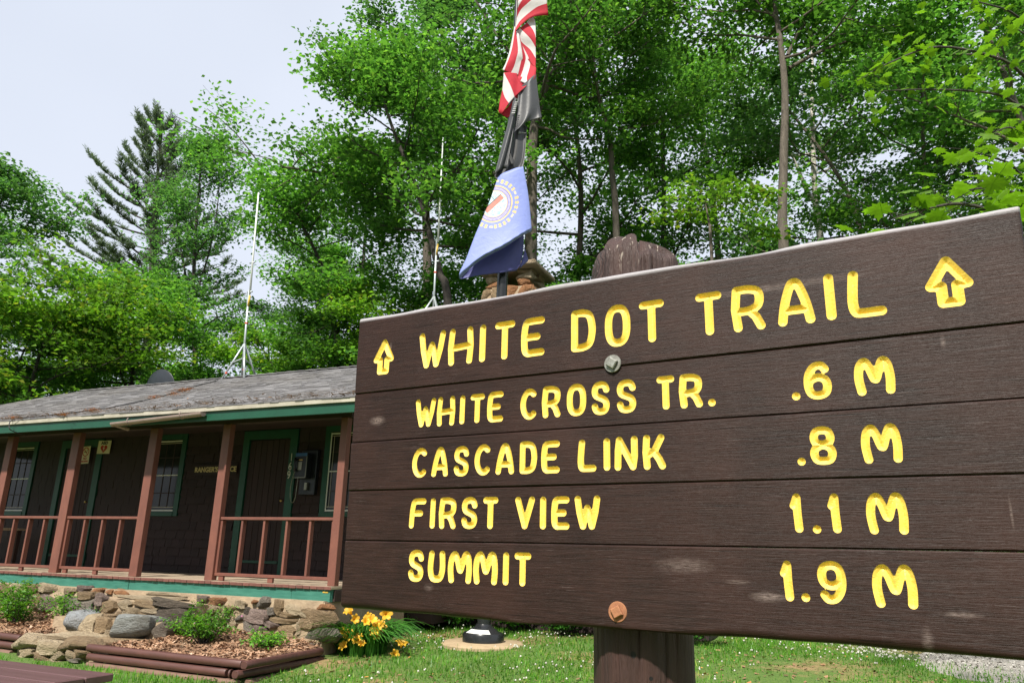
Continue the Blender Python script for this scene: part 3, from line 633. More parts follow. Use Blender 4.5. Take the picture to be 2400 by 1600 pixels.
# gutter with hangers
mb = MB(); n = 12
A = np.array([-4.02, EQ-.06, 2.325]); B = np.array([-2.14, EQ-.06, 2.40])
for r, flip in ((.058, 0), (.054, 1)):
    V = []
    for P_ in (A, B):
        for k in range(n+1):
            th = math.pi + math.pi*k/n; V.append((P_[0], P_[1]+r*math.cos(th), P_[2]+r*math.sin(th)))
    F = [(k, k+1, n+2+k, n+1+k) for k in range(n)]
    mb.add(V, [f[::-1] if flip else f for f in F])
gt = cbuild(mb, 'gutter', M['gutter'], smooth=True)
for x in (.2, .78):
    c_ = A+(B-A)*x; h_ = MB().tube([c_+np.array([0, .063*math.cos(a), .063*math.sin(a)]) for a in np.linspace(math.pi*.75, 2*math.pi, 10)], .006, 5); cbuild(h_, 'hanger', M['gutter'], gt)
cap = MB(); cap.add([tuple(B+np.array([.002, .058*math.cos(math.pi+math.pi*k/n), .058*math.sin(math.pi+math.pi*k/n)])) for k in range(n+1)], [tuple(range(n+1))]); cbuild(cap, 'end_cap', M['gutter'], gt)
dn = MB().tube([A+np.array([0, .03, -.02]), A+np.array([0, .3, -.05])], .03, 10); cbuild(dn, 'elbow', M['gutter'], gt)

# higher rear wing behind the sign
wing = empty('cabin_wing', cab(1, 4.2, -.75), RZ, 'tall dark brown rear wing of the cabin carrying the stone chimney', 'building')
def wbox(name, x0, x1, y0, y1, z0, z1, mat): return MB().box(x0-1, x1-1, y0-4.2, y1-4.2, z0+.75, z1+.75, 0, .004).build(name, mat, wing)
wbox('wall', -1.5, 4.5, 3.2, 7.2, -.7, 4.3, M['wallbrown'])
mb = MB(); wr = [(-1.8, 2.8, 4.25), (4.8, 2.8, 4.25), (4.8, 5.2, 5.35), (-1.8, 5.2, 5.35), (4.8, 7.6, 4.25), (-1.8, 7.6, 4.25)]; wr = [(a-1, b-4.2, c+.75) for a, b, c in wr]
mb.add(wr+[(a, b, c-.1) for a, b, c in wr], [(0, 1, 2, 3), (3, 2, 4, 5), (7, 6, 9, 8), (8, 9, 11, 10), (0, 6, 7, 1), (1, 7, 8, 2), (2, 8, 10, 4), (5, 4, 10, 11), (0, 3, 9, 6), (3, 5, 11, 9)]); mb.build('roof', M['roof'], wing)

# ------------------------------------------------------------------ stone work
def stone_mesh(seed, rough=.16, box=.62, cuts=0):
    r = random.Random(seed); bm = bmesh.new(); bmesh.ops.create_cube(bm, size=1); bmesh.ops.subdivide_edges(bm, edges=bm.edges[:], cuts=3, use_grid_fill=True)
    ph = [r.uniform(0, 6.3) for _ in range(9)]
    pl = [(Vector((r.uniform(-1, 1), r.uniform(-1, 1), r.uniform(-1, 1))).normalized(), r.uniform(.36, .46)) for _ in range(5+cuts)]
    for v in bm.verts:
        c = v.co*2; s = c.normalized(); c = s*(1-box)*1.15 + c*box*.95; k = 1+rough*(math.sin(3.1*c.x+ph[0])*math.sin(2.7*c.y+ph[1])+.7*math.sin(4.3*c.z+ph[2]+c.x*2))
        c = c*.5*k
        for n_, d in pl:
            o = c.dot(n_)-d
            if o > 0: c -= n_*o*.9
        v.co = c
    me = bpy.data.meshes.new('stone'); bm.to_mesh(me); bm.free(); me.polygons.foreach_set('use_smooth', [True]*len(me.polygons)); me.materials.append(M['stone']); me.set_sharp_from_angle(angle=rad(38)); return me
STM = [stone_mesh(100+i) for i in range(12)]; SLABM = [stone_mesh(200+i, .07, .85) for i in range(5)]
rng = random.Random(17)
TAN, GREY, ORANGE, DARK, CREAM, PURP, BLUE = (.38, .27, .155), (.26, .23, .195), (.44, .21, .09), (.12, .095, .07), (.52, .42, .28), (.30, .225, .20), (.27, .30, .33)
def put_stone(parent, px, py, x0, y0, x1, y1, k, q, col, depth=None, meshes=STM, name='stone', ext=1.24, rz=None):
    a = onq(px+x0*k, py+(y0+y1)/2*k, q); b = onq(px+x1*k, py+(y0+y1)/2*k, q); c = onq(px+(x0+x1)/2*k, py+y0*k, q); d = onq(px+(x0+x1)/2*k, py+y1*k, q)
    w_, h_ = b[0]-a[0], c[1]-d[1]; dp = depth or max(.18, min(w_, h_)*1.1)
    o = obj(name, rng.choice(meshes), None, parent, scale=(w_*ext, dp, h_*ext)); o.location = Vector(((a[0]+b[0])/2, q+dp*.16, (c[1]+d[1])/2))
    o.rotation_euler = (rng.uniform(-.08, .08), rng.uniform(-.09, .09), rng.uniform(-.1, .1) if rz is None else rz)
    j = rng.uniform(.85, 1.15); o.color = (col[0]*j, col[1]*j, col[2]*j, 1); return o
wallS = empty('stone_foundation', cab(0, 0, 0), RZ, 'rubble stone foundation wall set in mortar under the green porch skirt', 'stone wall')
mb = MB(); nn = 60
for k in range(nn):   # mortar core, slightly uneven
    a = -11.6+11.6*k/nn; b = -11.6+11.6*(k+1)/nn; f = lambda x: -.155+.02*math.sin(x*5.3)+.012*math.sin(x*13)
    mb.add([(a, f(a)-.06, -1.0), (b, f(b)-.06, -1.0), (b, f(b), -.19), (a, f(a), -.19), (a, .15, -.19), (b, .15, -.19)], [(0, 1, 2, 3), (3, 2, 5, 4)])
mb.box(-.02, .02, -.15, 1.9, -1., -.2); mb.build('mortar_core', M['mortar'], wallS, True, rad(40))
k2 = .2126
for x0, y0, x1, y1, c in ((1470, 610, 1760, 800, TAN), (1480, 800, 1800, 940, GREY), (1070, 690, 1430, 740, TAN), (830, 600, 1050, 730, PURP), (1170, 750, 1390, 880, TAN), (1070, 740, 1210, 800, PURP),
        (980, 470, 1070, 570, GREY), (1130, 500, 1235, 650, TAN), (450, 470, 600, 555, ORANGE), (1640, 545, 1760, 610, ORANGE), (280, 450, 420, 505, PURP), (820, 740, 940, 850, GREY), (935, 780, 1055, 865, PURP),
        (810, 860, 940, 945, BLUE), (970, 850, 1200, 945, TAN), (740, 660, 860, 725, GREY), (590, 660, 740, 810, CREAM), (620, 560, 730, 630, TAN), (360, 600, 450, 690, GREY), (240, 520, 350, 620, CREAM),
        (1080, 580, 1140, 650, GREY), (840, 580, 895, 640, DARK), (1260, 540, 1460, 640, CREAM), (1430, 580, 1540, 680, CREAM), (1390, 740, 1465, 860, CREAM), (900, 490, 955, 525, ORANGE), (700, 500, 830, 570, CREAM),
        (1230, 640, 1420, 690, TAN), (1200, 880, 1400, 960, TAN), (470, 690, 590, 800, TAN), (440, 560, 560, 640, CREAM), (1430, 940, 1600, 1010, GREY)):
    put_stone(wallS, 400, 1300, x0, y0, x1, y1, k2, -.17, c)
k1 = .2296
for x0, y0, x1, y1, c in ((770, 575, 900, 635, PURP), (640, 600, 760, 660, CREAM), (960, 600, 1050, 645, ORANGE), (1100, 610, 1160, 655, ORANGE), (1165, 620, 1310, 675, ORANGE), (600, 650, 740, 790, GREY), (430, 690, 590, 830, PURP),
        (420, 560, 560, 640, CREAM), (260, 560, 410, 640, TAN), (300, 650, 430, 780, TAN), (120, 560, 250, 660, CREAM), (140, 670, 290, 780, GREY), (0, 560, 110, 650, TAN), (0, 660, 130, 760, PURP), (-130, 560, -10, 680, TAN)):
    put_stone(wallS, 0, 1240, x0, y0, x1, y1, k1, -.17, c)
steps = empty('stone_steps', cab(-3, -1.0, -.98), RZ, 'three rough mortared stone steps leading up to the porch gap', 'steps')
S0 = np.array([-3, -1.0, -.98])
def sb(x0, x1, y0, y1, z0, z1, mat, name):
    b = MB(); nx_, ny_ = 14, 6
    for i in range(nx_):
        for j in range(ny_):
            pass
    gx = np.linspace(x0, x1, nx_); gy = np.linspace(y0, y1, ny_); zf = lambda x, y: z1+.012*math.sin(x*7+y*3)+.008*math.sin(y*17+x*2)
    fy = lambda x: .03*math.sin(x*6.3)+.02*math.sin(x*15)
    V = [(x, y+(fy(x) if j == 0 else 0), zf(x, y)) for j, y in enumerate(gy) for x in gx]; F = [(j*nx_+i, j*nx_+i+1, (j+1)*nx_+i+1, (j+1)*nx_+i) for j in range(ny_-1) for i in range(nx_-1)]
    n0 = len(V); V += [(x, y0+fy(x)-.02, z0) for x in gx]; F += [(n0+i, n0+i+1, i+1, i) for i in range(nx_-1)]
    n1 = len(V); V += [(x1, y, z0) for y in gy] + [(x0, y, z0) for y in gy]
    F += [(n1+j, n1+j+1, (j+1)*nx_+nx_-1, j*nx_+nx_-1) for j in range(ny_-1)] + [(n1+ny_+j+1, n1+ny_+j, j*nx_, (j+1)*nx_) for j in range(ny_-1)]
    b.add([(a-S0[0], c-S0[1], d-S0[2]) for a, c, d in V], F); return b.build(name, mat, steps, True, rad(40))
sb(-3.95, -1.95, -.47, -.08, -1., -.30, M['mortar'], 'mortar_core'); sb(-4.25, -1.95, -.80, -.4, -1., -.545, M['mortar'], 'mortar_core'); sb(-3.86, -2.2, -1.58, -.7, -1.1, -.785, M['mortar'], 'mortar_core')
def step_stone(*a, **k):
    o = put_stone(steps, *a, **k); o.location = o.location - Vector(S0); return o
for x0, y0, x1, y1, c in ((690, 705, 950, 830, GREY), (780, 640, 960, 712, TAN), (965, 660, 1060, 765, PURP), (1025, 735, 1185, 865, TAN), (1195, 720, 1345, 800, CREAM), (1280, 800, 1435, 892, CREAM), (1430, 845, 1605, 912, TAN), (1400, 735, 1610, 790, TAN),
        (1600, 730, 1955, 800, DARK), (1620, 800, 1900, 925, DARK), (870, 820, 1010, 880, GREY), (1190, 840, 1290, 890, TAN), (1450, 790, 1620, 850, CREAM)):
    step_stone(0, 1240, x0, y0, x1, y1, k1, -.50, c)
for x0, y0, x1, y1, c in ((840, 880, 980, 1060, CREAM), (955, 905, 1135, 1045, TAN), (1040, 1030, 1190, 1100, CREAM), (860, 1040, 1000, 1075, CREAM)):
    step_stone(0, 1240, x0, y0, x1, y1, k1, -.84, c)
for x0, y0, x1, y1, c in ((190, 1090, 390, 1215, CREAM), (355, 1140, 680, 1265, CREAM), (660, 1120, 935, 1225, TAN), (240, 1215, 370, 1305, CREAM), (350, 1265, 545, 1362, TAN), (550, 1205, 695, 1352, CREAM), (685, 1240, 830, 1332, CREAM), (815, 1230, 915, 1315, TAN), (770, 1300, 860, 1352, GREY), (560, 1340, 660, 1372, CREAM)):
    step_stone(0, 1240, x0, y0, x1, y1, k1, -1.60, c, depth=.34)
for (p, q, z, sx, sy, sz, c) in ((-3.0, -.26, -.275, 1.25, .42, .07, CREAM), (-2.9, -.12, -.225, 1.1, .18, .075, CREAM), (-3.4, -1.15, -.755, .95, .8, .09, CREAM), (-2.6, -1.2, -.76, .8, .7, .08, TAN), (-3.6, -.64, -.53, .6, .3, .06, TAN), (-2.7, -.64, -.53, .8, .32, .05, CREAM)):
    o = obj('tread_slab', rng.choice(SLABM), None, steps, scale=(sx, sy, sz)); o.location = Vector((p-S0[0], q-S0[1], z-S0[2])); o.rotation_euler = (0, 0, rng.uniform(-.05, .05)); o.color = (*c, 1)
def boulder(lbl, x0, y0, x1, y1, q, col, seed, rz_=0, tall=1.0):
    a = onq(x0*k1, 1240+(y0+y1)/2*k1, q); b = onq(x1*k1, 1240+(y0+y1)/2*k1, q); c = onq((x0+x1)/2*k1, 1240+y0*k1, q); d = onq((x0+x1)/2*k1, 1240+y1*k1, q)
    w_, h_ = b[0]-a[0], c[1]-d[1]; P_ = cab((a[0]+b[0])/2, q+.12, (c[1]+d[1])/2)
    o = obj('boulder', stone_mesh(seed, .1, .7, 5), None, None, P_, (0, 0, RZ+rz_), (w_*1.12, w_*.9, h_*1.15)); o.color = (*col, 1); tag(o, lbl, 'boulder', 'boulders beside the stone steps')
boulder('pale blue-grey boulder at the left side of the steps', 630, 840, 840, 1035, -.88, (.42, .45, .48), 301, .2)
boulder('large two-faced grey boulder in the middle of the steps', 1140, 890, 1530, 1112, -.95, (.33, .35, .34), 305, .75)
boulder('dark brown boulder at the right end of the steps', 1525, 940, 1795, 1088, -.85, (.16, .13, .10), 307, -.2)

# ------------------------------------------------------------------ garden beds
def bed_surface(name, pts, lbl):
    mb = MB(); pts = np.array(pts); c = pts.mean(0); V = []; n = len(pts); R_ = 7
    for k in range(R_+1):
        for p in pts:
            a = c+(p-c)*k/R_; V.append(cab(a[0], a[1], a[2]+(.035*math.sin(a[0]*6)*math.cos(a[1]*7) if k < R_ else -.03)))
    mb.add(V, [(k*n+i, k*n+(i+1) % n, (k+1)*n+(i+1) % n, (k+1)*n+i) for k in range(R_) for i in range(n)])
    return tag(mb.build(name, M['mulch'], None, True), lbl, kind='structure')
bedR = catmull([(-2.3, -1.55, -.80), (-1.1, -1.6, -.80), (.02, -1.62, -.80), (.08, -1.0, -.78), (.08, -.2, -.72), (-.9, -.12, -.66), (-1.9, -.15, -.62), (-2.05, -.7, -.72), (-2.3, -1.2, -.78), (-2.3, -1.55, -.80)], 40)[:-1]
bed_surface('mulch_bed', bedR, 'bark mulch bed right of the steps')
bedL = catmull([(-4.0, -1.4, -.80), (-6, -1.25, -.80), (-9, -1.0, -.80), (-11, -.9, -.78), (-11, -.15, -.62), (-8, -.12, -.62), (-4.4, -.15, -.62), (-4.2, -.7, -.72), (-4.0, -1.0, -.76), (-4.0, -1.4, -.80)], 44)[:-1]
bed_surface('mulch_bed', bedL, 'bark mulch bed left of the steps')
def log_run(parent, a, b, r, mat, org):
    a, b = np.array(a, float), np.array(b, float); n = 16; d = (b-a)/np.linalg.norm(b-a); s = np.cross([0, 0, 1], d); V = []
    rs_ = np.linspace(0, 1, 9); prof = [(0, .0), (.0, .8)]
    mb = MB(); pts = [a+(b-a)*t for t in rs_]
    pts = [a] + [a+d*.012] + pts[1:-1] + [b-d*.012] + [b]; rr_ = [r*.86] + [r]*(len(pts)-2) + [r*.86]
    for i, p in enumerate(pts):
        for k in range(n):
            th = 2*math.pi*k/n; zz = max(-.82, min(.80, math.sin(th)*1.02))*rr_[i]*(1+.02*math.sin(i*2.1+k)); V.append(p + s*math.cos(th)*rr_[i]*1.0 + np.array([0, 0, zz]) - org)
    F = [(i*n+(k+1) % n, i*n+k, (i+1)*n+k, (i+1)*n+(k+1) % n) for i in range(len(pts)-1) for k in range(n)] + [tuple(range(n)), tuple(range((len(pts)-1)*n, len(pts)*n))[::-1]]
    mb.add(V, F); return mb.build('log', mat, parent, True, rad(35))
def log_bed(org, runs, lbl):
    e = empty('log_edging', cab(*org), RZ, lbl, 'garden edging'); o_ = np.array(org)
    for a, b, r, mt in runs: log_run(e, a, b, r, M[mt], o_)
lr = .052
zL = [-.985, -.885, -.783]
log_bed((-1, -1.65, -1.02), [((-2.42, -1.66, zL[2]), (.14, -1.72, zL[2]), lr, 'logstain'), ((-2.38, -1.67, zL[1]), (-.06, -1.73, zL[1]), lr, 'logstain'), ((-2.36, -1.68, zL[0]), (.12, -1.75, zL[0]), lr, 'logpale'),
    ((.205, -1.78, zL[2]), (.15, -.32, zL[2]), lr, 'logstain'), ((.02, -1.75, zL[1]), (.0, -1.755, zL[1]), lr, 'logstain'), ((.11, -1.80, zL[1]), (.15, -.30, zL[1]), lr, 'logstain'), ((.20, -1.68, zL[0]), (.16, -.35, zL[0]), lr, 'logpale')],
    'brown half-log edging around the mulch bed right of the steps')
log_bed((-6, -1.4, -1.02), [((-3.95, -1.50, zL[2]), (-8.6, -1.15, zL[2]), lr, 'logstain'), ((-3.99, -1.51, zL[1]), (-8.6, -1.16, zL[1]), lr, 'logstain'), ((-4.05, -1.52, zL[0]), (-8.6, -1.17, zL[0]), lr, 'logpale')],
    'brown half-log edging at the far left beside the lowest step')
def flakes(name, sampler, n, size, mat, seed, lbl, flat=.35, thick=.35):
    r = np.random.RandomState(seed); P = np.array([sampler(r) for _ in range(n)]); a = r.uniform(0, 6.28, n); l = size*r.uniform(.5, 1.4, n); w_ = l*thick*r.uniform(.5, 1.3, n)
    h = np.stack([np.cos(a), np.sin(a), r.normal(0, flat, n)], 1); h /= np.linalg.norm(h, axis=1)[:, None]; s = np.stack([-np.sin(a), np.cos(a), r.normal(0, flat, n)], 1)
    V = np.stack([P-h*l[:, None]-s*w_[:, None], P+h*l[:, None]-s*w_[:, None], P+h*l[:, None]+s*w_[:, None], P-h*l[:, None]+s*w_[:, None]], 1).reshape(-1, 3)
    return tag(obj(name, fastmesh(name, V, np.arange(4*n).reshape(n, 4)), mat), lbl, kind='stuff')
def bed_s(poly):
    poly = np.array(poly); c = poly.mean(0)
    def f(r):
        k = math.sqrt(r.rand()); i = r.randint(len(poly)); t_ = r.rand(); p = poly[i]*(1-t_)+poly[(i+1) % len(poly)]*t_; a = c+(p-c)*k*.97
        return cab(a[0], a[1], a[2]+.02+.035*math.sin(a[0]*6)*math.cos(a[1]*7)+.02*r.rand())
    return f
flakes('bark_chips', bed_s(bedR), 3800, .028, M['chips'], 1, 'orange-brown bark chips covering the right bed'); flakes('bark_chips', bed_s(bedL), 5200, .028, M['chips'], 2, 'orange-brown bark chips covering the left bed')

# ------------------------------------------------------------------ chimney, antennas, dish, roof litter, cable
chim = empty('stone_chimney', cab(.2, 5.7, 4.4), RZ, 'tan fieldstone chimney under a flat cap slab behind the flags', 'chimney')
rng = random.Random(31)
def chs(p0, p1, q0, q1, z0, z1, c, name='stone', ms=STM, rz=0):
    o = obj(name, rng.choice(ms), None, chim, scale=((p1-p0)*1.08, (q1-q0)*1.08, (z1-z0)*1.12)); o.location = ((p0+p1)/2-.2, (q0+q1)/2-5.7, (z0+z1)/2-4.4); o.rotation_euler = (0, 0, rz+rng.uniform(-.06, .06)); o.color = (*c, 1)
MB().box(-.72, .40, -.30, .5, .0, 1.78, 0, .02).build('mortar_core', M['mortar'], chim)
for r_ in range(7):
    z = 4.45+r_*.25; x = -.56
    while x < .62:
        w_ = rng.uniform(.22, .42); chs(x, min(x+w_, .66), 5.36, 5.6, z, z+.25, rng.choice((TAN, CREAM, ORANGE, TAN, GREY))); x += w_
    y = 5.4
    while y < 6.2: chs(.48, .70, y, y+.3, z, z+.25, rng.choice((TAN, CREAM, GREY))); y += .3
for (p0, p1) in ((-.5, -.14), (.24, .62)):
    for q0 in (5.38, 5.86):
        for j, c in enumerate((ORANGE, CREAM, TAN)): chs(p0+rng.uniform(-.03, .03), p1+rng.uniform(-.03, .03), q0, q0+.36, 6.2+j*.13, 6.34+j*.13, c, ms=SLABM)
o = MB().box(-.86, .62, -.52, .75, 2.17, 2.28, 0, .025).build('cap_slab', M['stone'], chim); o.color = (.36, .28, .19, 1)
def antenna(base, H, lean, lbl, leg_h=.72, spread=.46, gap=.0, kink=0):
    e = empty('antenna_mast', base, RZ, lbl, 'antenna', 'antennas on the roof'); L = np.array([lean[0], lean[1], 0])
    f = lambda z: np.array([0, 0, z]) + L*z/H
    MB().tube([f(0), f(H*.45)], .024, 10).build('lower_mast', M['galv'], e, True)
    MB().tube([f(H*.36), f(H*.42)+np.array([.03, 0, 0])], .024, 10).build('coil_band', M['ochre'], e, True)
    MB().tube([f(H*.43)+np.array([.03, 0, 0]), f(H*.75)+np.array([.03, 0, 0]), f(H)+np.array([.03, 0, 0])], [.023, .019, .014], 10).build('whip', M['mast'], e, True)
    for k, (zz) in enumerate((H*.33, H*.44, H*.6)): MB().tube([f(zz)-np.array([.05, 0, 0]), f(zz)+np.array([.09, 0, 0])], .018, 8).build('clamp', M['galv'], e, True)
    MB().tube([f(H*.27), f(H*.277)], .034, 10).build('red_clamp', M['redband'], e)
    for a in (200, 320, 80):
        d = np.array([math.cos(rad(a)), math.sin(rad(a)), 0])*spread; zz = -.0 - (.13 if abs(d[1]) > .1 else .0)
        lg = MB().tube([f(leg_h), d+np.array([0, 0, zz])], .021, 8).build('leg', M['galv'], e, True)
        MB().tube([f(leg_h)*.25+(d+np.array([0, 0, zz]))*.75-.03*d, f(leg_h)*.21+(d+np.array([0, 0, zz]))*.79-.03*d], .027, 8).build('red_clamp', M['redband'], lg)
        MB().tube([f(leg_h*.55), f(leg_h)*.5+(d+np.array([0, 0, zz]))*.5], .014, 6).build('brace', M['galv'], lg)
antenna(cab(-4.97, 3.0, 3.97), 4.32, (-.22, 0), 'white whip antenna on a tripod over the porch roof')
antenna(cab(-1.55, 5.0, 5.3), 4.75, (-.03, 0), 'thin white whip antenna rising just behind the left end of the trail sign', spread=.5)
dh = empty('satellite_dish', cab(-8.12, 3.7, 3.52), RZ, 'dark round satellite dish behind the roof ridge', 'satellite dish')
mb = MB(); prof = [(.002, .075)] + [(.46*k/8, .075*(1-(k/8)**2)) for k in range(1, 9)] + [(.47, -.005), (.465, -.018)] + [(.46*k/8, .075*(1-(k/8)**2)-.02) for k in range(7, 0, -1)]
mb.lathe([(r, z) for r, z in prof], 36); o = mb.build('reflector', M['dish'], dh, True); o.location = (0, 0, .52); o.rotation_euler = (rad(98), 0, 0)
MB().tube([(0, .1, -.1), (0, .1, .5)], .03, 10).build('mount', M['galv'], dh)
def roof_pt(x, y, h=.03):
    n_ = NQ*(-(RZ_-EZ)) + np.array([0, 0, RQ-EQ]); n_ /= np.linalg.norm(n_); p0 = cab(0, EQ, EZ); r = ray(x, y); return CAM + r*(((p0-CAM)@n_)/(r@n_)) + n_*h
pts = [roof_pt(*a) for a in ((512, 894), (470, 905), (425, 919), (390, 929), (355, 938), (300, 950), (250, 960), (170, 970), (100, 979), (32, 986))]; pts += [at(22, 1003, pts[-1][1]-.2), at(36, 1012, pts[-1][1]-.05), at(62, 1020, pts[-1][1]+.1)]
tag(MB().tube(list(catmull(pts, 50)), .008, 6).build('cable', M['black'], None, True), 'thin dark cable lying down the porch roof', 'cable')
def eave_s(r):
    p = r.uniform(-11, .6); s = abs(r.normal(0, .28))+.02; P = np.array([p, EQ, EZ])+sd*min(s, 2)+sn*(.028+.015*r.rand()); return cab(*P)
flakes('roof_litter', eave_s, 1500, .035, M['litter'], 4, 'dry leaves and needles gathered along the eave', .15, .18)
def clump_s(r):
    k = r.randint(7); x, y = ((425, 918), (405, 926), (360, 934), (440, 914), (150, 975), (215, 965), (30, 982))[k]; return roof_pt(x+r.normal(0, 9), y+r.normal(0, 2.2), .03+.01*r.rand())
flakes('pine_needles', clump_s, 420, .045, M['rustneedle'], 5, 'rust-coloured pine needles scattered on the porch roof', .1, .12)

# ------------------------------------------------------------------ notices, payphone, numbers on the porch wall
def plate(name, p, q, z, w_, h_, mat, lbl, cat, tilt=0):
    e = empty(name, cab(p, q, z), RZ, lbl, cat); e.rotation_euler = (0, tilt, RZ)
    MB().box(-w_/2, w_/2, -.004, .0, -h_/2, h_/2, 0, .001).build('plate', mat, e); return e
def put_text(e, s, size, x, z, mat, y=-.0055, bold=0, align='CENTER', name='lettering', sx=1):
    o = obj(name, text_mesh(s, size, .0008, align, bold), mat, e); o.location = (x, y, z); o.rotation_euler = (math.pi/2, 0, 0); o.scale = (sx, 1, 1); return o
def flat_poly(e, pts, mat, name, y=-.005, th=.0008):
    n = len(pts); mb = MB(); mb.add([(a, y, b) for a, b in pts]+[(a, y+th, b) for a, b in pts], [tuple(range(n)), tuple(range(n, 2*n))[::-1]]+[(i, (i+1) % n, n+(i+1) % n, n+i) for i in range(n)]); return mb.build(name, mat, e)
QW = 1.995
aed = plate('defibrillator_sign', -7.45, 1.975, 2.405, .375, .27, M['cream'], 'square cream AED sign with a red heart left of the porch post', 'sign', .02)
put_text(aed, 'AED', .082, 0, .086, M['black'], bold=.004, sx=1.25)
hp = [(16*math.sin(t)**3*.0062, (13*math.cos(t)-5*math.cos(2*t)-2*math.cos(3*t)-math.cos(4*t))*.0057-.028) for t in np.linspace(0, 2*math.pi, 40)[:-1]]
flat_poly(aed, hp, M['red'], 'heart'); flat_poly(aed, [(.012, .03), (-.03, -.03), (-.004, -.026), (-.012, -.08), (.03, -.012), (.004, -.016)], M['cream'], 'lightning_bolt', -.0065)
ns = plate('no_smoking_sign', -7.94, 1.955, 2.255, .245, .36, M['cream'], 'tall cream NO SMOKING notice with a red prohibition ring', 'sign', -.03)
mb = MB(); n = 30
for r0, r1 in ((.078, .096),):
    mb.add([(r*math.cos(2*math.pi*k/n), y, r*math.sin(2*math.pi*k/n)+.065) for y in (-.0052, -.0044) for r in (r0, r1) for k in range(n)], [(k, n+k, n+(k+1) % n, (k+1) % n) for k in range(n)])
mb.build('ring', M['red'], ns); flat_poly(ns, [(-.062, .12), (-.052, .13), (.062, .01), (.052, 0)], M['red'], 'slash', -.0058)
flat_poly(ns, [(-.05, .058), (.03, .058), (.03, .072), (-.05, .072)], M['black'], 'cigarette', -.005); flat_poly(ns, [(.034, .058), (.05, .058), (.05, .072), (.034, .072)], M['red'], 'ember', -.005)
flat_poly(ns, [(.03, .08), (.045, .1), (.03, .115), (.04, .118), (.055, .1), (.04, .08)], M['black'], 'smoke', -.005)
put_text(ns, 'NO', .062, 0, -.075, M['red'], bold=.002); put_text(ns, 'SMOKING', .046, 0, -.135, M['red'], bold=.002)
ro = plate('office_sign', -4.33, 1.965, 1.878, 1.05, .19, M['wallbrown'], "dark routed board reading RANGER'S OFFICE, partly behind a porch post", 'sign')
M['gold'] = simple('gold_letter', (.62, .48, .2), None, 9, rough=.5, bump=0)
put_text(ro, "RANGER'S OFFICE", .128, 0, 0, M['gold'], bold=.0045)
for s_, z, p in (('1', 2.06, -2.572), ('6', 1.90, -2.583), ('9', 1.745, -2.594)):
    o = obj('house_number', text_mesh(s_, .20, .004), M['white'], cabin); o.location = (p, 1.979, z); o.rotation_euler = (math.pi/2, 0, 0); o.scale = (.8, 1, 1)
ph = empty('payphone', cab(-2.12, 1.93, 1.45), RZ, 'black wall payphone with steel trim and a hanging handset cord', 'telephone')
MB().box(-.17, .17, -.02, .06, -.06, .72, 0, .008).build('backboard', M['phoneblk'], ph); MB().box(-.19, .07, -.16, -.021, .22, .66, 0, .012).build('housing', M['phoneblk'], ph)
MB().box(-.185, .065, -.168, -.161, .60, .655, 0, .002).build('blue_header', M['blue'], ph)
for b_ in ((.062, .072, -.172, -.161, .22, .6), (-.195, .061, -.172, -.161, .22, .232), (-.195, -.187, -.170, -.161, .42, .53)): MB().box(*b_).build('steel_trim', M['phonesteel'], ph)
mb = MB(); mb.box(-.115, -.03, -.169, -.161, .36, .50); mb.build('keypad', M['phonesteel'], ph); mb = MB().box(-.10, -.02, -.176, -.161, .52, .545, 0, .003); mb.build('coin_slot', M['brass'], ph)
MB().tube([(-.15, -.19, .56), (-.15, -.21, .50), (-.15, -.21, .40), (-.15, -.19, .34)], [.03, .018, .018, .03], 10).build('handset', M['phoneblk'], ph, True)
MB().tube(list(catmull([(-.15, -.19, .34), (-.19, -.19, .2), (-.215, -.18, .0), (-.19, -.17, -.17), (-.14, -.17, -.2), (-.10, -.17, -.12), (-.09, -.17, .1), (-.09, -.16, .25)], 30)), .006, 6).build('cord', M['phonesteel'], ph, True)
MB().box(-.015, .04, -.075, -.021, .02, .15, 0, .004).build('steel_label', M['phonesteel'], ph)
tb = empty('porch_table', cab(-9.5, 1.2, 0), RZ, 'pale table standing on the porch behind the left railing', 'table')
for y in (-.3, -.1, .1, .3): MB().box(-.9, .75, y-.095, y+.095, .70, .74, 0, .004).build('top_board', M['deck'], tb)
for x in (-.7, .6):
    for y in (-.3, .3): MB().box(x-.04, x+.04, y-.04, y+.04, .003, .699, 0, .003).build('leg', M['soffit'], tb)

# ------------------------------------------------------------------ picnic table (only its top corner is in view)
A_ = CAM + ray(268, 1577)*((.62-CAMH)/ray(268, 1577)[2]); B_ = CAM + ray(0, 1545)*((.62-CAMH)/ray(0, 1545)[2]); D_ = CAM + ray(120, 1600)*((.62-CAMH)/ray(120, 1600)[2])
du = (B_-A_)/np.linalg.norm(B_-A_); dv = (D_-A_)/np.linalg.norm(D_-A_); dv = dv-du*(dv@du); dv /= np.linalg.norm(dv)
pt = empty('picnic_table', (*(A_+du*.9+dv*.38)[:2], float(gz(A_[0], A_[1]))), math.atan2(du[1], du[0]), 'purple-brown picnic table with its plank top at the lower left corner', 'picnic table')
sg = 1 if np.cross(du, dv)[2] > 0 else -1
zt = .62-float(gz(A_[0], A_[1]))
for k in range(4): y0 = (-.38+k*.192)*sg; y1 = (-.38+k*.192+.186)*sg; MB().box(-.9, .95, min(y0, y1), max(y0, y1), zt-.042, zt, 0, .005).build('top_plank', M['table'], pt)
for s_ in (-1, 1):
    for k in range(2): y = s_*(.55+.15*k); MB().box(-.9, .95, y-.07, y+.07, .40, .44, 0, .005).build('bench_plank', M['table'], pt)
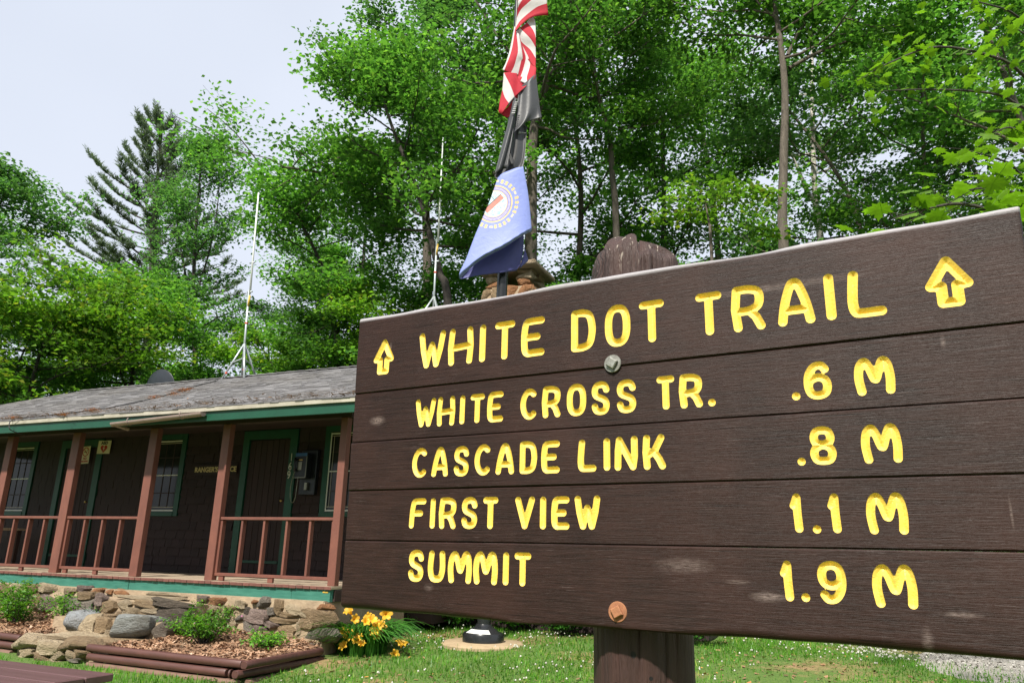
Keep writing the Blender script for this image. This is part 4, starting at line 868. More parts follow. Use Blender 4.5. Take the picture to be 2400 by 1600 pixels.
for x in (-.6, .65):
    MB().box(x-.02, x+.02, -.72, .72, .35, .399).build('cross_beam', M['table'], pt); MB().box(x-.02, x+.02, -.36, .36, zt-.13, zt-.043).build('top_batten', M['table'], pt)
    for s_ in (-1, 1):
        V = [(x+.0205+a, y+b, z) for z, y in ((.0, s_*.62), (zt-.05, s_*.22)) for a in (0, .038) for b in (-.045, .045)]
        MB().add(V, [(0, 1, 3, 2), (4, 6, 7, 5), (0, 4, 5, 1), (2, 3, 7, 6), (0, 2, 6, 4), (1, 5, 7, 3)]).build('leg', M['table'], pt)

# ------------------------------------------------------------------ flagpole and flags
PB = cab(1.60, 1.5, 0); PB[2] = float(gz(PB[0], PB[1]))+.05
pad = MB(); pad.lathe([(0, .0), (.56, .0), (.60, -.03), (.60, -.2)][::1], 36); o = pad.build('concrete_pad', M['concrete'], None, True, rad(40), loc_=PB-np.array([0, .02, .02])); tag(o, 'round tan concrete pad under the black flagpole', 'concrete pad')
fp = empty('flagpole', PB-np.array([0, 0, .02]), 0, 'tall black flagpole with a flared base collar, standing behind the trail sign', 'flagpole'); fp.rotation_euler = (0, rad(1.3), 0)
MB().lathe([(.30, .0), (.30, .09), (.285, .12), (.22, .14), (.19, .17), (.13, .20), (.105, .24)], 40).build('base_collar', M['pole'], fp, True, rad(35))
mb = MB(); k_ = 14
mb.add([(r*math.cos(a), r*math.sin(a), z) for r, z in ((.284, .122), (.20, .168)) for a in np.linspace(-2.6, -1.2, k_)], [(i, i+1, k_+i+1, k_+i) for i in range(k_-1)]); mb.v = [(x*1.012, y*1.012, z+.003) for x, y, z in mb.v]; mb.build('white_smear', M['white'], fp, True)
MB().lathe([(.098, .05), (.094, 4.6), (.048, 9.5), (.03, 13), (0, 13.02)], 28).build('pole', M['pole'], fp, True, rad(40))
def cloth(name, c, rough=.75, trans=.35):
    t = NT(name); v = t.coord('Object', (1, 1, 1)); n1 = t.noise(v, 9, 4, .6, 1.0)
    t.col(t.mix(t.rng(n1, .3, .7), c, tuple(a*.86 for a in c))); t.rough(rough); t.b.inputs['Sheen Weight'].default_value = .15
    t.bump(n1, .15, .02)
    tr = t.n('BsdfTranslucent'); tr.inputs['Color'].default_value = (*c, 1); ms = t.n('MixShader'); ms.inputs[0].default_value = trans
    t.l(t.b.outputs[0], ms.inputs[1]); t.l(tr.outputs[0], ms.inputs[2]); t.l(ms.outputs[0], t.out.inputs['Surface']); return t.m
FR, FWt, FB = cloth('flag_red', (.62, .022, .05)), cloth('flag_white', (.80, .76, .76)), cloth('flag_navy', (.02, .03, .16))
BK, BKd, BW = cloth('flag_black', (.048, .050, .056), .45, .1), cloth('flag_black_shaded', (.012, .012, .013), .6, .05), cloth('flag_print_white', (.6, .6, .6))  # the darker black is the shade within the folds, put into the cloth colour
def loft(mb, bounds, cols, ox, oy, k, Y0, dep, amp=.03, m=18, sub=3, ph=0.0):
    """surface through a list of boundary curves; the colour changes from one curve to the next"""
    B = [catmull([(ox+x*k, oy+y*k) for x, y in b], m) for b in bounds]; nb = len(B); rows = []; ci = []
    for i in range(nb-1):
        for j in range(sub):
            u = j/sub; rows.append((B[i]*(1-u)+B[i+1]*u, i+u)); ci.append(cols[i])
    rows.append((B[-1], nb-1)); V = []
    for R_, u in rows:
        for j, (x, y) in enumerate(R_):
            d = dep + .75*amp*math.sin(u*(4.6/max(nb-1, 2))*1.5+ph+j/m*2.2) + .10*amp*math.sin(u*3.1+j*.45+ph)
            V.append(at(x, y, Y0+d))
    nr_ = len(rows)
    for i in range(nr_-1): mb.add(V[i*m:(i+2)*m], [(j, j+1, m+j+1, m+j) for j in range(m-1)], ci[i])
def flag(name, parts, mats, lbl, solid=True):
    mb = MB()
    for a in parts: loft(mb, *a[:-1], **a[-1])
    V = np.array(mb.v); base = V.mean(0); base[2] = V[:, 2].min(); mb.v = [tuple(v-base) for v in V]
    me = mb.mesh(name, True); bm = bmesh.new(); bm.from_mesh(me); bmesh.ops.remove_doubles(bm, verts=bm.verts[:], dist=.0004); bm.to_mesh(me); bm.free(); me.polygons.foreach_set('use_smooth', [True]*len(me.polygons)); me.update()
    o = obj(name, me, mats, None, base); tag(o, lbl, 'flag', 'flags on the pole'); 
    md = o.modifiers.new('thick', 'SOLIDIFY'); md.thickness = .003; return o
FY = PB[1]-.30; k4 = .19139
US = [
 ([[(458, 385), (540, 300), (640, 225), (750, 195), (862, 190)], [(462, 345), (520, 255), (620, 165), (730, 85), (848, 45)], [(478, 220), (520, 130), (600, 50), (700, -30), (845, -90)], [(488, 100), (530, 20), (600, -60), (700, -140), (840, -220)], [(492, 20), (540, -70), (620, -160), (720, -240), (830, -330)], [(496, -80), (560, -180), (640, -270), (730, -340), (820, -430)], [(500, -300), (600, -420), (700, -480), (760, -520), (800, -560)]], [0, 1, 0, 1, 0, 2], 1120, 0, k4, FY, -.05, dict(amp=.05)),
 ([[(655, 190), (690, 230), (706, 300), (709, 400)], [(600, 280), (650, 335), (690, 400), (708, 470)], [(515, 350), (600, 430), (660, 500), (708, 585)], [(465, 400), (540, 520), (640, 610), (710, 720)], [(448, 500), (530, 650), (620, 740), (706, 850)]], [1, 0, 1, 0], 1120, 0, k4, FY, .06, dict(amp=.04, ph=1.0)),
 ([[(448, 320), (405, 540), (380, 650), (345, 760), (302, 850)], [(456, 350), (425, 560), (390, 690), (355, 780), (322, 872)], [(470, 390), (492, 610), (470, 720), (440, 820), (398, 905)], [(505, 420), (548, 690), (530, 750), (510, 840), (490, 915)], [(545, 560), (585, 700), (570, 790), (545, 880), (505, 990)], [(610, 680), (640, 780), (625, 860), (600, 950), (612, 1035)], [(670, 800), (712, 830), (710, 880), (705, 930), (690, 965)]], [1, 0, 1, 0, 1, 0], 1120, 0, k4, FY, .03, dict(amp=.05, ph=2.0)),
 ([[(270, 1230), (258, 1330), (254, 1372), (290, 1398)], [(300, 1100), (325, 1180), (350, 1225), (380, 1262)], [(318, 890), (380, 1010), (420, 1100), (450, 1190)], [(410, 890), (455, 960), (478, 1050), (482, 1160)], [(480, 900), (505, 990), (540, 1060), (600, 1045)]], [0, 1, 0, 0], 1120, 0, k4, FY, -.02, dict(amp=.03, ph=.5)),
 ([[(692, 950), (600, 1052), (505, 1180), (440, 1325), (388, 1428), (345, 1442)], [(490, 940), (480, 1060), (468, 1150), (400, 1270), (300, 1372), (284, 1396)]], [0], 1120, 0, k4, FY, .05, dict(amp=.02, sub=5)),
]
flag('national_flag', US, [FR, FWt, FB], 'red and white striped flag hanging in folds at the top of the pole')
k5 = .19139
BF = [
 ([[(505, 150), (470, 430), (452, 570), (428, 700)], [(560, 90), (560, 400), (535, 560), (475, 650)], [(640, 20), (655, 300), (645, 450), (600, 550)], [(712, -40), (742, 250), (762, 400), (782, 495)]], [0, 0, 0], 1120, 180, k5, FY, .0, dict(amp=.04, sub=4)),
 ([[(440, 250), (370, 560), (300, 820), (206, 1190)], [(462, 260), (430, 520), (370, 800), (285, 1130)], [(486, 270), (452, 500), (410, 800), (352, 1110)]], [0, 0], 1120, 180, k5, FY, -.05, dict(amp=.05, sub=4, ph=.8)),
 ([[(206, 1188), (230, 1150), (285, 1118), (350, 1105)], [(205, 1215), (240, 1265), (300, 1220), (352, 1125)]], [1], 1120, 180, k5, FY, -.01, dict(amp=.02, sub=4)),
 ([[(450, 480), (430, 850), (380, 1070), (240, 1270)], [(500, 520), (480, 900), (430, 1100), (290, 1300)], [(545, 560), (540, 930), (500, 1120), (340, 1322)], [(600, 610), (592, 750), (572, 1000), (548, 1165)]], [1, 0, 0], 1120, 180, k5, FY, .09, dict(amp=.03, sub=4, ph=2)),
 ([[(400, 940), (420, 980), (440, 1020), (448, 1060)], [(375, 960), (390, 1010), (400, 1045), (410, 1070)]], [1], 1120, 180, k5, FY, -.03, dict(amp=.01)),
]
for i in range(6):   # white stitched print along the fold
    y = 310+i*26; x = 470-i*6; BF.append(([[(x-16-i*2, y), (x, y-2), (x+16, y-4)], [(x-18-i*2, y+13), (x, y+11), (x+14, y+9)]], [2], 1120, 180, k5, FY, -.11, dict(amp=.0, m=5, sub=1)))
for i in range(5):
    x = 498+i*19; BF.append(([[(x, 672+i*5), (x+13, 668+i*6)], [(x+1, 700-i*3), (x+13, 697-i*2)]], [2], 1120, 180, k5, FY, .055, dict(amp=.0, m=3, sub=1)))
flag('black_flag', BF, [BK, BKd, BW], 'black and grey flag hanging folded in the middle of the pole')
def seal_mat():
    t = NT('flag_blue_with_seal'); uv = t.n('UVMap'); sep = t.n('SeparateXYZ'); t.l(uv.outputs[0], sep.inputs[0])
    x = t.math('DIVIDE', t.math('SUBTRACT', sep.outputs[0], .452), 1.0); y = t.math('DIVIDE', t.math('SUBTRACT', sep.outputs[1], .452), 1.0)
    y = t.math('ADD', y, t.math('MULTIPLY', x, .12))
    r = t.math('SQRT', t.math('ADD', t.math('MULTIPLY', x, x), t.math('MULTIPLY', y, y))); a = t.math('ARCTAN2', y, x)
    v = t.coord('Object', (1, 1, 1)); nz_ = t.noise(v, 40, 3)
    def band(a0, a1): return t.math('MULTIPLY', t.math('GREATER_THAN', r, a0), t.math('LESS_THAN', r, a1))
    base = (.24, .30, .66); c = t.mix(t.rng(t.noise(v, 5, 3), .3, .7, 0, .4), base, (.20, .25, .60))
    gold = (.80, .56, .22)
    wav = t.math('SINE', t.math('MULTIPLY', a, 30.0)); leaf = t.math('MULTIPLY', band(.225, .268), t.math('GREATER_THAN', t.math('ADD', wav, t.math('MULTIPLY', t.math('SINE', t.math('MULTIPLY', r, 300.0)), .7)), .0))
    gap = t.math('GREATER_THAN', t.math('SINE', t.math('ADD', t.math('MULTIPLY', a, 6.0), .8)), -.72); c = t.mix(t.math('MULTIPLY', leaf, gap), c, gold)
    star = t.math('MULTIPLY', band(.237, .256), t.math('LESS_THAN', t.math('SINE', t.math('ADD', t.math('MULTIPLY', a, 6.0), .8)), -.9)); c = t.mix(star, c, (.82, .66, .4))
    c = t.mix(band(.186, .2), c, gold); c = t.mix(band(.146, .186), c, (.20, .19, .52))
    ltr = t.math('MULTIPLY', band(.155, .176), t.math('GREATER_THAN', t.math('SINE', t.math('MULTIPLY', a, 74.0)), .1)); c = t.mix(ltr, c, (.66, .62, .74))
    c = t.mix(band(0, .146), c, t.mix(t.rng(nz_, .42, .58), (.30, .66, .68), (.68, .78, .80)))
    c = t.mix(band(.138, .146), c, gold)
    # the ship: a slanting red hull with masts
    hx = t.math('ADD', t.math('MULTIPLY', x, .78), t.math('MULTIPLY', y, -.62)); hy = t.math('ADD', t.math('MULTIPLY', x, .62), t.math('MULTIPLY', y, .78))
    hull = t.math('MULTIPLY', t.math('LESS_THAN', t.math('ABSOLUTE', hx), .115), t.math('LESS_THAN', t.math('ABSOLUTE', hy), .026)); c = t.mix(hull, c, (.55, .19, .15))
    ln = t.math('MULTIPLY', t.math('LESS_THAN', t.math('ABSOLUTE', hx), .115), t.math('LESS_THAN', t.math('ABSOLUTE', t.math('ADD', hy, .03)), .0045)); c = t.mix(ln, c, (.10, .07, .09))
    for mx_ in (-.05, .03):
        ms_ = t.math('MULTIPLY', t.math('LESS_THAN', t.math('ABSOLUTE', t.math('SUBTRACT', hx, mx_)), .0035), t.math('MULTIPLY', t.math('LESS_THAN', hy, -.03), t.math('GREATER_THAN', hy, -.10))); c = t.mix(ms_, c, (.12, .1, .14))
    t.col(c); t.rough(.55); t.b.inputs['Sheen Weight'].default_value = .2; t.bump(t.noise(v, 7, 4, .6, 1), .25, .03)
    tr = t.n('BsdfTranslucent'); t.l(c, tr.inputs['Color']); ms = t.n('MixShader'); ms.inputs[0].default_value = .2
    t.l(t.b.outputs[0], ms.inputs[1]); t.l(tr.outputs[0], ms.inputs[2]); t.l(ms.outputs[0], t.out.inputs['Surface']); return t.m
kb = .2168
cols = [[(494, 160), (400, 430), (250, 780), (150, 1040), (80, 1190), (80, 1264)], [(545, 120), (500, 470), (420, 760), (350, 930), (310, 1010), (296, 1064)], [(620, 90), (620, 450), (600, 680), (575, 800), (556, 880), (540, 932)], [(700, 60), (740, 400), (755, 560), (755, 690), (750, 760), (742, 806)], [(768, 50), (815, 300), (840, 500), (852, 630), (858, 700), (862, 744)]]
mb = MB(); m_ = 40; Bs = [catmull(c, m_) for c in cols]; S_ = 30; g_ = np.linspace(0, 4, S_); UVs = []; V = []
Cc = np.stack([catmull([Bs[i][j] for i in range(5)], S_) for j in range(m_)], 1)
for i in range(S_):
    for j in range(m_):
        x, y = Cc[i, j]; u = i/S_; v = j/m_
        ripple = .03*sstep(.72, 1.0, v)*math.sin(u*58+v*4) ; curl = .10*math.sin(u*3.1)*(.4+v) - .10*sstep(.8, 1., v)
        V.append(at(1060+x*kb, 380+y*kb, FY-.02-curl+ripple)); UVs.append((x/1000, y/1000))
mb.add(V, [(i*m_+j, i*m_+j+1, (i+1)*m_+j+1, (i+1)*m_+j) for i in range(S_-1) for j in range(m_-1)], 0)
nfront = len(mb.v)
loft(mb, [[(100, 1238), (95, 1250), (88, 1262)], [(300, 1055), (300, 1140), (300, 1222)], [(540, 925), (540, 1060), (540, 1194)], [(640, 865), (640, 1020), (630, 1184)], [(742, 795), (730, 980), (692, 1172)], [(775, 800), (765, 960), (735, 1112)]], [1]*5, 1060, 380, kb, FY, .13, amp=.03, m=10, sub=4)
loft(mb, [[(782, 925), (770, 1000), (722, 1152)], [(800, 985), (795, 1050), (750, 1130)], [(822, 1050), (815, 1075), (770, 1110)]], [2, 2], 1060, 380, kb, FY, .2, amp=.01, m=8, sub=3)
V = np.array(mb.v); base = V.mean(0); base[2] = V[:, 2].min(); mb.v = [tuple(v-base) for v in V]
me = mb.mesh('state_flag', True); uvl = me.uv_layers.new(name='UVMap'); li = np.zeros(len(me.loops), int); me.loops.foreach_get('vertex_index', li)
uva = np.zeros((len(mb.v), 2)); uva[:nfront] = np.array(UVs); uvl.data.foreach_set('uv', uva[li].astype(np.float32).ravel()); bm = bmesh.new(); bm.from_mesh(me); bmesh.ops.remove_doubles(bm, verts=bm.verts[:], dist=.0004); bm.to_mesh(me); bm.free(); me.polygons.foreach_set('use_smooth', [True]*len(me.polygons)); me.update()
o = obj('state_flag', me, [seal_mat(), cloth('flag_blue_shaded', (.060, .062, .24), .6, .1), cloth('flag_blue_edge', (.19, .19, .5))], None, base)  # shade inside the drape painted as a darker blue cloth
tag(o, 'lavender-blue flag with a gold-ringed ship seal, lowest on the pole', 'flag', 'flags on the pole'); o.modifiers.new('thick', 'SOLIDIFY').thickness = .003

# ------------------------------------------------------------------ plants
def leaf_arrays(P, l, w_, r, tilt=.45, fold=.25, heading=None, up=None, droop=.15):
    n = len(P); a = r.uniform(0, 2*math.pi, n) if heading is None else heading
    nrm = np.stack([r.normal(0, tilt, n), r.normal(0, tilt, n), np.ones(n)], 1)
    if up is not None: nrm = nrm*.5+up
    nrm /= np.linalg.norm(nrm, axis=1)[:, None]
    h = np.stack([np.cos(a), np.sin(a), np.zeros(n)], 1); h -= nrm*(h*nrm).sum(1)[:, None]; h /= np.linalg.norm(h, axis=1)[:, None]; s = np.cross(nrm, h)
    l = np.broadcast_to(l, (n,))[:, None]; w_ = np.broadcast_to(w_, (n,))[:, None]
    V = np.stack([P, P+h*l*.45+s*w_*.5+nrm*w_*fold, P+h*l-nrm*l*droop, P+h*l*.45-s*w_*.5+nrm*w_*fold], 1).reshape(-1, 3)
    return V
def leaf_obj(name, V, mat, parent): return obj(name, fastmesh(name, V, np.arange(len(V)).reshape(-1, 4)), mat, parent)
def bush(name, lbl, cat, base, stems, H, R_, nl, ls, mat, seed, group=None, spread=.6, flat=.5):
    r = np.random.RandomState(seed); e = empty(name, base, 0, lbl, cat, group); mb = MB(); cl = []
    for k in range(stems):
        a = r.uniform(0, 6.28); rr_ = R_*math.sqrt(r.rand()); hh = H*r.uniform(.55, 1.1); tip = np.array([rr_*math.cos(a), rr_*math.sin(a), hh]); mid = tip*.5+np.array([0, 0, hh*.12]); pth = catmull([np.array([r.normal(0, .03), r.normal(0, .03), -.03]), mid, tip], 7)
        mb.tube(list(pth), list(np.linspace(.007, .002, 7)), 4, caps=False)
        for q in pth[2:]: cl.append(q)
        for b in range(3): t_ = pth[r.randint(2, 6)]; en = t_+np.array([r.normal(0, .12*spread), r.normal(0, .12*spread), r.uniform(.0, .12)]); mb.tube([t_, en], [.004, .0015], 3, caps=False); cl += [en, (t_+en)/2]
    st = mb.build('stem', M['barkdark'], e); st['kind'] = 'stuff'
    cl = np.array(cl); P = cl[r.randint(0, len(cl), nl)]+r.normal(0, ls*.8, (nl, 3))*np.array([1, 1, flat]); P[:, 2] = np.maximum(P[:, 2], .01)
    o = leaf_obj('foliage', leaf_arrays(P, ls*r.uniform(.7, 1.3, nl), ls*.45, r, .55), mat, e); o['kind'] = 'stuff'; return e
def cabg(p, q, z): return cab(p, q, z)
bush('leafy_shrub', 'bright green leafy shrub at the far left in front of the foundation', 'shrub', cabg(-5.15, -.75, -.78), 26, .62, .62, 1900, .055, M['shrub'], 1)
bush('leafy_shrub', 'thin upright shrub just left of the stone steps', 'shrub', cabg(-4.35, -.62, -.76), 12, .48, .3, 520, .05, M['shrub'], 2)
bush('leafy_shrub', 'small leafy shrub low against the edging at the far left', 'shrub', cabg(-6.1, -.8, -.78), 18, .55, .5, 1100, .055, M['shrub'], 3)
wd = bush('garden_weed', 'tall green weed with pink flowers in the bed right of the steps', 'plant', cabg(-1.35, -.85, -.74), 22, .36, .42, 1300, .05, M['shrub'], 4)
r = np.random.RandomState(7)
fm = MB().lathe([(0, .012), (.012, .008), (.015, 0), (.008, -.01), (0, -.012)], 8).mesh('pink_flower', True); fm.materials.append(M['pink'])
for k in range(7): o = obj('flower', fm, None, wd); o.location = (r.normal(0, .3), r.normal(0, .2), r.uniform(.1, .36))
bush('garden_weed', 'spreading bright weed beside the boulders in the right bed', 'plant', cabg(-1.75, -.7, -.74), 14, .26, .32, 700, .05, M['shrub'], 5)
bush('garden_weed', 'low clump of leaves at the foot of the wall in the right bed', 'plant', cabg(-.45, -.62, -.75), 14, .13, .36, 620, .05, M['shrub'], 6)
bush('garden_weed', 'small sprig growing between the upper step and the wall', 'plant', cabg(-2.02, -.3, -.42), 6, .13, .12, 110, .035, M['shrub'], 8)
bush('garden_weed', 'tiny sprig growing on the left of the second step', 'plant', cabg(-3.75, -.62, -.54), 5, .08, .13, 70, .04, M['blade'], 9)
bush('garden_weed', 'leafy sprig rooted in the wall above the weeds', 'plant', cabg(-1.55, -.28, -.5), 7, .16, .2, 160, .035, M['shrub'], 10)
def straps(n, R_, H, seed, wid=.012):
    r = np.random.RandomState(seed); mb_v = []; mb_f = []; m = 7
    for k in range(n):
        a = r.uniform(0, 6.28); r0 = R_*.5*math.sqrt(r.rand()); L = H*r.uniform(.7, 1.25); out = r.uniform(.35, 1.0)*R_; b = np.array([r0*math.cos(a), r0*math.sin(a), -.03]); d = np.array([math.cos(a+r.normal(0, .4)), math.sin(a+r.normal(0, .4)), 0]); s = np.array([-d[1], d[0], 0])
        n0 = len(mb_v)
        for j in range(m):
            t_ = j/(m-1); P = b+d*out*(t_**1.6)+np.array([0, 0, L*(1.75*t_-1.25*t_**2.2)]); w_ = wid*(1-t_**2)*(.8+.4*r.rand()); mb_v += [P-s*w_, P+s*w_+np.array([0, 0, .004])]
        mb_f += [(n0+2*j, n0+2*j+1, n0+2*j+3, n0+2*j+2) for j in range(m-1)]
    return np.array(mb_v), np.array(mb_f)
LB = CAM + ray(848, 1527)*1; gr = ray(848, 1527); tt = np.linspace(6, 16, 400); Pq = CAM+gr[None]*tt[:, None]; LB = Pq[np.argmin(np.abs(Pq[:, 2]-gz(Pq[:, 0], Pq[:, 1])))]
lily = empty('daylily_clump', LB, 0, 'clump of daylilies with yellow-orange flowers under the left end of the sign', 'daylily')
V, F = straps(520, .66, .54, 3); o = obj('foliage', fastmesh('foliage', V, F), M['blade'], lily); o['kind'] = 'stuff'
mb = MB()
for k in range(6):
    a = 2*math.pi*k/6; d = np.array([math.cos(a), math.sin(a), 0]); s = np.array([-d[1], d[0], 0]); n0 = []
    V_ = [];
    for t_, w_, z in ((0, .006, -.05), (.25, .014, -.005), (.6, .024, .03), (.85, .016, .036), (1.0, .003, .022)):
        c = d*.075*t_+np.array([0, 0, z*(1 if k % 2 else .9)]); V_ += [c-s*w_, c+s*w_]
    mb.add(V_, [(2*j, 2*j+1, 2*j+3, 2*j+2) for j in range(4)])
fl = mb.mesh('flower', True); fl.materials.append(M['petal']); r = np.random.RandomState(12)
for (x, y) in ((820, 1432), (831, 1450), (866, 1447), (858, 1456), (888, 1466), (882, 1475), (806, 1483), (822, 1490), (836, 1500), (846, 1508), (840, 1493), (806, 1513), (878, 1488), (893, 1470), (941, 1508), (905, 1438), (872, 1452), (925, 1532), (800, 1548)):
    P = at(x, y, LB[1]-.32+r.normal(0, .06))-LB; o = obj('flower', fl, None, lily); o.location = Vector(P); o.rotation_euler = (r.uniform(.5, 1.4), r.uniform(-.3, .3), r.uniform(-.8, .8)); sc_ = r.uniform(.9, 1.25); o.scale = (sc_, sc_, sc_)
    if P[2] > .15:
        st = MB().tube([P-np.array([0, 0, .05]), P*np.array([.6, .6, .55]), np.array([0, 0, 0])], .004, 4).build('flower_stalk', M['blade'], lily)
for i, (x, y, lb) in enumerate(((945, 1468, 'leafy daylily foliage without flowers right of the blooming clump'), (1010, 1458, 'grassy clump of strap leaves left of the flagpole base'), (760, 1475, 'strap-leaved clump at the corner of the porch foundation'))):
    gr = ray(x, y); Pq = CAM+gr[None]*tt[:, None]; B = Pq[np.argmin(np.abs(Pq[:, 2]-gz(Pq[:, 0], Pq[:, 1])))]; B[2] = gz(B[0], B[1]); e = empty('strap_leaf_clump', B, 0, lb, 'plant'); V, F = straps(170, .5, .36, 20+i); o = obj('foliage', fastmesh('foliage', V, F), M['blade'], e); o['kind'] = 'stuff'
for i, (p, q, h, lb) in enumerate(((.6, 2.7, .55, 'green shrub behind the daylilies below the sign'), (1.5, 2.8, .6, 'green shrub right behind the flagpole base'), (2.4, 2.75, .5, 'leafy shrub right of the flagpole behind the lawn'), (3.3, 2.7, .55, 'leafy shrub seen just left of the sign post below the sign'), (4.3, 2.6, .5, 'leafy shrub hidden partly behind the sign post'), (-.1, 2.3, .5, 'dark shrub at the porch corner behind the daylilies'))):
    P = cab(p, q, 0); P[2] = float(gz(P[0], P[1])); bush('low_shrub', lb, 'shrub', P, 26, h, .6, 1500, .075, M['shrub'] if i % 2 else M['blade'], 60+i, 'shrubs along the rear wing')
# lawn
def inbed(x, y):
    p = (x-OO[0])*EP[0]+(y-OO[1])*EP[1]; q = (x-OO[0])*NQ[0]+(y-OO[1])*NQ[1]
    return (p < .22) & (q > -1.78) | (np.hypot(x-PB[0], y-PB[1]) < .54) | ((p > -1.6) & (p < 4.6) & (q > 3.1))
def lawn_noise(x, y): return np.sin(x*1.3+y*.7)+np.sin(x*.6-y*1.9+2)+.8*np.sin(x*3.1+1.2*y)*np.sin(y*2.7)
r = np.random.RandomState(50); n = 185000; x = r.uniform(-7, 14, n); y = r.uniform(7.0, 22, n)
bare = lawn_noise(x, y)+r.normal(0, .55, n); c0g = np.hypot((x-9.5)/4.6, (y-11.2)/2.6); k = ~inbed(x, y) & (bare > -1.1) & ((c0g > 1) | (r.rand(n) < .04)); x, y = x[k], y[k]; n = len(x)
hgt = r.uniform(.02, .055, n)*(1+.6*(r.rand(n) < .1)); a = r.uniform(0, 6.28, n); lean = r.normal(0, .5, n)
b = np.stack([x, y, gz(x, y)], 1); sx = np.stack([np.cos(a), np.sin(a), np.zeros(n)], 1); wv = r.uniform(.004, .009, n)[:, None]
tip = b+np.stack([-np.sin(a)*lean*hgt, np.cos(a)*lean*hgt, hgt+.012], 1)
V = np.stack([b-sx*wv, b+sx*wv, tip], 1).reshape(-1, 3); tag(obj('grass', fastmesh('grass', V, np.arange(3*n).reshape(n, 3)), M['grassm']), 'short patchy lawn grass around the flagpole', kind='stuff')
# broad low weeds and clover leaves
n = 26000; x = r.uniform(-6, 12, n); y = r.uniform(7.5, 18, n); k = ~inbed(x, y) & (lawn_noise(x*1.3+4, y*1.2)+r.normal(0, .4, n) > .2); x, y = x[k], y[k]; n = len(x)
P = np.stack([x, y, gz(x, y)+r.uniform(.01, .05, n)], 1); V = leaf_arrays(P, r.uniform(.02, .045, n), .026, r, .4); o = leaf_obj('clover_leaves', V, M['grassm'], None); tag(o, 'low clover and weed leaves in the lawn', kind='stuff')
mb = MB(); n = 0
while n < 330:
    x, y = r.uniform(-2.5, 9), r.uniform(8.8, 14)
    if inbed(np.array([x]), np.array([y]))[0] or lawn_noise(x*1.1+2, y*1.5)+r.normal(0, .5) < .1 or ((x-9.5)/4.6)**2+((y-11.2)/2.6)**2 < 1: continue
    z = float(gz(x, y))+r.uniform(.04, .075); s = r.uniform(.010, .018); n += 1
    mb.add([(x+s, y, z), (x, y+s, z), (x-s, y, z), (x, y-s, z), (x, y, z+s), (x, y, z-s)], [(0, 1, 4), (1, 2, 4), (2, 3, 4), (3, 0, 4), (1, 0, 5), (2, 1, 5), (3, 2, 5), (0, 3, 5)])
tag(mb.build('clover_flowers', M['clover'], None, True), 'small white clover heads dotted over the lawn', kind='stuff')
def pebble_s(r):
    while True:
        x_, y_ = r.uniform(4.5, 12), r.uniform(8.6, 14)
        if ((x_-9.5)/4.9)**2+((y_-11.2)/2.7)**2 < 1: return np.array([x_, y_, float(gz(x_, y_))+.035])
flakes('gravel_stones', pebble_s, 9000, .014, simple('gravel_chip', (.42, .40, .36), (.25, .24, .22), 30), 9, 'loose grey gravel on the path', .5, .7)
def leaves_s(r):
    while True:
        x_, y_ = r.uniform(-3, 5), r.uniform(8.5, 13)
        if not inbed(np.array([x_]), np.array([y_]))[0] and lawn_noise(x_, y_) < .2: return np.array([x_, y_, float(gz(x_, y_))+.015])
flakes('fallen_leaves', leaves_s, 900, .022, M['litter'], 10, 'dry brown leaf scraps on the lawn', .3, .5)

# ------------------------------------------------------------------ trees
class Wood:
    def __init__(s): s.V = []; s.F = []; s.n = 0
    def tube(s, P, r, k=6):
        P = np.asarray(P); m = len(P); T = np.gradient(P, axis=0); T /= np.linalg.norm(T, axis=1)[:, None]+1e-9
        a = np.cross(T, np.array([.36, .48, .8])); a /= np.linalg.norm(a, axis=1)[:, None]+1e-9; b = np.cross(T, a)
        th = 2*math.pi*np.arange(k)/k; r = np.asarray(r)[:, None, None]
        V = P[:, None, :] + r*(np.cos(th)[None, :, None]*a[:, None, :]+np.sin(th)[None, :, None]*b[:, None, :])
        i = (np.arange(m-1)[:, None]*k+np.arange(k)).ravel(); j = (np.arange(m-1)[:, None]*k+(np.arange(k)+1) % k).ravel()
        s.F.append(np.stack([i, j, j+k, i+k], 1)+s.n); s.V.append(V.reshape(-1, 3)); s.n += m*k
    def mesh(s, name): return fastmesh(name, np.concatenate(s.V), np.concatenate(s.F), True)
